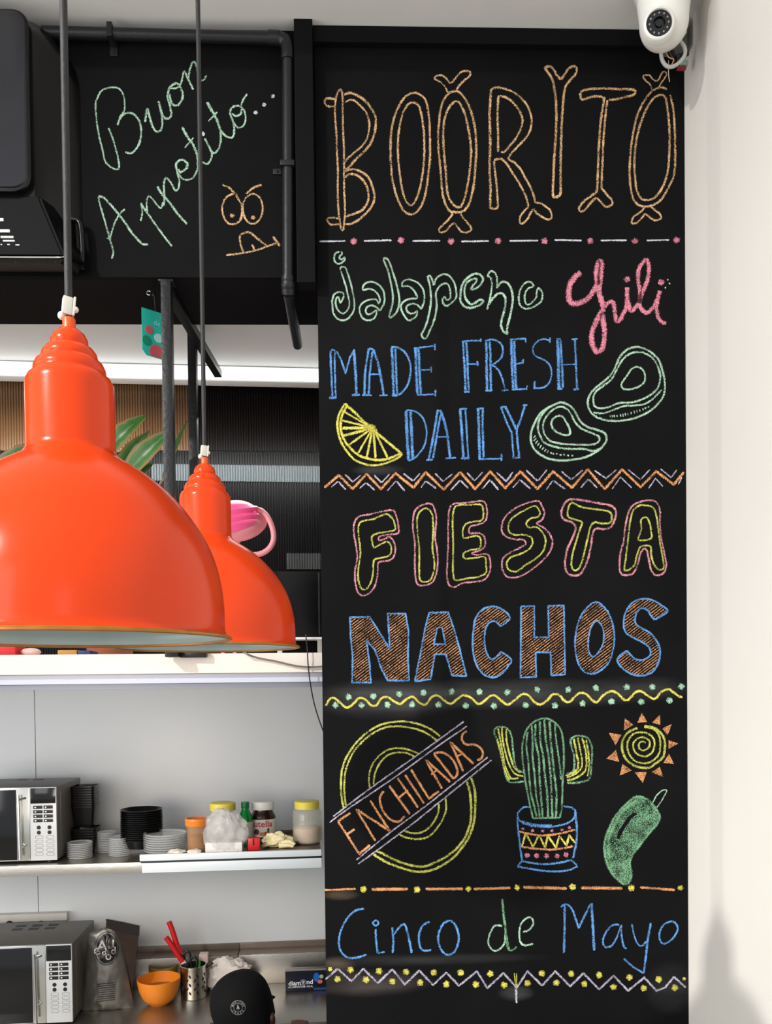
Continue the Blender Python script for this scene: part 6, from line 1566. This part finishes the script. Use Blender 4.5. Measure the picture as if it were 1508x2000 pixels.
for sd in (-1, 1):
    sh_ = add(che + Vector((sd * .165, .01, .02)), 2, .052); elb = add((hc.x + sd * .195, 2.78, .98), sh_, .043); wr = add((hc.x + sd * .16, 3.0, zcnt + .055), elb, .028)
    pm = add((hc.x + sd * .15, 3.07, zcnt + .045), wr, (.034, .018)); hands.append((sd, V[pm].copy()))
    hp = add(pel + Vector((sd * .10, .0, -.06)), 0, .095); kn = add((pel.x + sd * .11, 2.47, .47), hp, .062); an = add((pel.x + sd * .12, 2.42, .09), kn, .04); add((pel.x + sd * .13, 2.55, .045), an, (.04, .03))
bodym = skinmesh([tuple(v) for v in V], E, Rr, 2)
mb = MB(); mb.bm.from_mesh(bodym)
for sd, pm in hands:
    for i, ln in enumerate((.062, .072, .068, .054)):
        bx_ = pm + Vector((sd * (-.026 + i * .017), .025, 0))
        mb.tube([tuple(bx_ - Vector((0, .02, 0))), tuple(bx_ + Vector((0, ln * .4, .004))), tuple(bx_ + Vector((0, ln * .75, -.006))), tuple(bx_ + Vector((0, ln * .95, -.024)))], [.009, .0085, .008, .006], 8)
    b_ = pm + Vector((-sd * .028, -.01, 0)); mb.tube([tuple(b_), tuple(b_ + Vector((-sd * .02, .02, 0))), tuple(b_ + Vector((-sd * .026, .045, -.012)))], [.011, .010, .007], 8)
Hm = Matrix.Translation(hc) @ Matrix.Rotation(-turn, 4, 'Z') @ Matrix.Rotation(math.radians(14), 4, 'X') 
def hb(c, r, sx, sy, sz): 
    M3 = Hm; g_ = bmesh.ops.create_uvsphere(mb.bm, u_segments=24, v_segments=16, radius=1)
    for v in g_['verts']: v.co = M3 @ (Vector((v.co.x * r * sx, v.co.y * r * sy, v.co.z * r * sz)) + Vector(c))
hb((0, 0, 0), .1, .80, 1.0, 1.08); hb((0, .035, -.06), .06, .95, .95, 1.0)      # skull, jaw (local +y is the face)
hb((0, .103, -.02), .016, .7, 1.0, 1.5)                                          # nose
hb((0, .088, -.062), .014, 1.8, .7, .5)                                          # lips
for sd in (-1, 1):
    hb((sd * .090, -.002, -.038), .032, .55, .62, 1.0); hb((sd * .100, -.010, -.024), .017, .6, .8, .8)
    hb((sd * .032, .088, .012), .013, 1, .6, .8); hb((sd * .05, .07, -.03), .02, 1, 1, .8)
me = bpy.data.meshes.new('person_body'); mb.bm.to_mesh(me); mb.bm.free()
tmp = bpy.data.objects.new('tmp', me); COL.objects.link(tmp); rm = tmp.modifiers.new('r', 'REMESH'); rm.mode = 'VOXEL'; rm.voxel_size = .006
sm_ = tmp.modifiers.new('sm', 'SMOOTH'); sm_.iterations = 3
me2 = bpy.data.meshes.new_from_object(tmp.evaluated_get(bpy.context.evaluated_depsgraph_get())); bpy.data.objects.remove(tmp)
for v in me2.vertices: v.co -= OFF[per.name]
for q in me2.polygons: q.use_smooth = True
me2.materials.clear(); me2.materials.append(mat('brown_skin', (74, 46, 36), .55, var=.06, nscale=30))
ob = bpy.data.objects.new('body', me2); COL.objects.link(ob); ob.parent = per
# clothes: offset shells of the same skeleton
def shell(idx, edges, rad, grow):
    vs = [tuple(V[i]) for i in idx]; mp = {i: n_ for n_, i in enumerate(idx)}
    return skinmesh(vs, [(mp[a], mp[b]) for a, b in edges], [(r[0] + grow, r[1] + grow) if isinstance(r, tuple) else r + grow for r in rad], 2)
def put(name, me_, m, lab):
    for v in me_.vertices: v.co -= OFF[per.name]
    for q in me_.polygons: q.use_smooth = True
    me_.materials.clear(); me_.materials.append(m); o = bpy.data.objects.new(name, me_); COL.objects.link(o); o.parent = per; o['label'] = lab
# indices: 0 pelvis 1 waist 2 chest 3 neck base 4 neck top ; then per side: 5 shoulder 6 elbow 7 wrist 8 palm 9 hip 10 knee 11 ankle 12 foot
put('shirt', shell([2, 1, 0, 3, 5, 6, 13, 14], [(2, 1), (1, 0), (2, 3), (2, 5), (5, 6), (2, 13), (13, 14)], [(.175, .14), (.145, .13), (.155, .13), (.085, .08), .062, .048, .062, .048], .018), mat('black_cotton', (18, 18, 20), .85), 'black t-shirt')
tm_ = MB(); tm_.ball(pel + Vector((0, 0, -.02)), 1.0, .168, .135, .15).tube([tuple(pel + Vector((0, 0, -.02))), tuple(pel + Vector((0, .012, .10)))], [.15, .142], 20, flat=.86)
for a_, b_, c_ in ((9, 10, 11), (17, 18, 19)):
    tm_.tube(smoothpts([tuple(V[a_] + Vector((0, 0, .03))), tuple(V[a_] - Vector((0, 0, .10))), tuple(V[b_]), tuple(V[c_] + Vector((0, 0, .02)))], step=.05), .085, 18)
me3 = tm_.mesh('tmp', M_bp); to_ = bpy.data.objects.new('tmp', me3); COL.objects.link(to_); r3 = to_.modifiers.new('r', 'REMESH'); r3.mode = 'VOXEL'; r3.voxel_size = .012
s3 = to_.modifiers.new('s', 'SMOOTH'); s3.iterations = 8
tme = bpy.data.meshes.new_from_object(to_.evaluated_get(bpy.context.evaluated_depsgraph_get())); bpy.data.objects.remove(to_)
put('trousers', tme, mat('dark_trousers', (30, 32, 38), .85), 'dark trousers')
for i in (12, 20):
    c = V[i]; put('shoe', (lambda mb_: (mb_))(MB().box(c.x - .05, c.x + .05, c.y - .15, c.y + .13, .001, .085, .03).mesh('shoe', M_bp)), M_bp, 'black shoe')
# cap and hair
M_cap = mat('black_cap_cloth', (9, 9, 10), .85, var=.2, nscale=60, bump=.3, bscale=200, spec=.15)
Hc = Matrix.Translation(hc + Vector((-.001, 0, .004))) @ Matrix.Rotation(-turn, 4, 'Z') @ Matrix.Rotation(math.radians(9), 4, 'X') @ Matrix.Rotation(math.radians(-12), 4, 'Y')
pr = [(.0925, -.055), (.0945, -.03), (.096, 0), (.0945, .03), (.088, .056), (.074, .080), (.052, .097), (.026, .106), (0, .109)]
pr = smoothpts(pr, step=.006); capm = MB(); capm.lathe(pr + [(max(0, a - .003), b - .003) for a, b in pr[::-1]], (0, 0, 0), 48, closed=False, sy=1.13)
for v in capm.bm.verts: v.co = Hc @ v.co
cap_ = part('cap', capm, M_cap, per, 'black cap crown')
part('cap_button', MB().ball(Hc @ Vector((0, 0, .109)), .007, 1, 1, .5), M_cap, cap_)
bm_ = MB(); rws = []
for i in range(9):
    a = math.radians(62 + 56 * i / 8); rws.append([bm_.bm.verts.new(Hc @ Vector((r * math.cos(a), r * 1.13 * math.sin(a) + e, z))) for r, e, z in ((.092, 0, -.050), (.094, .035, -.052), (.095, .065 * math.sin(a), -.058), (.093, .064 * math.sin(a), -.061), (.091, .03, -.056), (.090, 0, -.053))])
for A, B in zip(rws, rws[1:]):
    for k_ in range(6): bm_.bm.faces.new((A[k_], A[(k_ + 1) % 6], B[(k_ + 1) % 6], B[k_]))
bm_.bm.faces.new(rws[0][::-1]); bm_.bm.faces.new(rws[-1])
part('cap_brim', bm_, M_cap, cap_)
hr = MB(); hr.lathe([(.080, -.10), (.086, -.075), (.0905, -.05), (.086, -.045), (.074, -.10)], (0, 0, 0), 40, closed=True, sy=1.1, arc=.5)
Rh = Hc @ Matrix.Rotation(math.radians(180), 4, 'Z')
for v in hr.bm.verts: v.co = Rh @ v.co
part('hair', hr, mat('short_black_hair', (12, 10, 9), .8, bump=.6, bscale=300), per, 'short black hair')
# emblem on the back of the cap
Mem = mat('emblem_grey', (120, 120, 120), .7)
ec = at(465, 1968, Y=2.58)
def cappt(ox_, oz_):
    """point of the cap's surface behind the emblem offset (metres across, up)"""
    o_ = EYE; tgt = Vector((ec.x + ox_, ec.y, ec.z + oz_)); d_ = (tgt - o_).normalized(); Mi = Hc.inverted(); t = (tgt - o_).length - .04
    for _ in range(160):
        q_ = Mi @ (o_ + d_ * t)
        rr_ = math.hypot(q_.x, q_.y / 1.13)
        lim = .096
        for (r1, z1), (r2, z2) in zip(pr, pr[1:]):
            if z1 <= q_.z <= z2: lim = r1 + (r2 - r1) * (q_.z - z1) / (z2 - z1 + 1e-9); break
        if rr_ <= lim + .0012: break
        t += .001
    return o_ + d_ * t
def ringpart(r1, r2):
    mb_ = MB(); A = [mb_.bm.verts.new(cappt(r1 * math.cos(a), r1 * math.sin(a))) for a in [q * math.pi / 20 for q in range(40)]]; B = [mb_.bm.verts.new(cappt(r2 * math.cos(a), r2 * math.sin(a))) for a in [q * math.pi / 20 for q in range(40)]]
    for k_ in range(40): mb_.bm.faces.new((A[k_], B[k_], B[(k_ + 1) % 40], A[(k_ + 1) % 40]))
    part('emblem_ring', mb_, Mem, cap_, 'grey embroidered ring')
u_ = 2.6 / F
ringpart(14.4 * u_, 13.6 * u_); ringpart(8.6 * u_, 8.0 * u_)
def arc_text(st, r, a0, a1, flip):
    for i, ch in enumerate(st):
        a = math.radians(a0 + (a1 - a0) * i / (len(st) - 1)); 
        tw = a - math.pi / 2 if not flip else a + math.pi / 2
        text_mesh(ch, 5.6 * u_, Mem, 'emblem_lettering', cap_, lambda x, y, a=a, tw=tw: cappt(r * math.cos(a) + x * math.cos(tw) - y * math.sin(tw), r * math.sin(a) + x * math.sin(tw) + y * math.cos(tw)))
arc_text('MEXICAN', 11.1 * u_, 160, 20, False); arc_text('CRAZE', 11.1 * u_, 215, 325, True)
mb_ = MB(); D = [mb_.bm.verts.new(cappt(x * u_, y * u_)) for x, y in ((-1, 7), (2.4, 0), (3.5, -3), (1, -2), (0, -6), (-1.2, -2), (-3.6, -3), (-2, 0))]; mb_.bm.faces.new(D)
part('emblem_motif', mb_, Mem, cap_, 'small flame like motif', smooth=False)
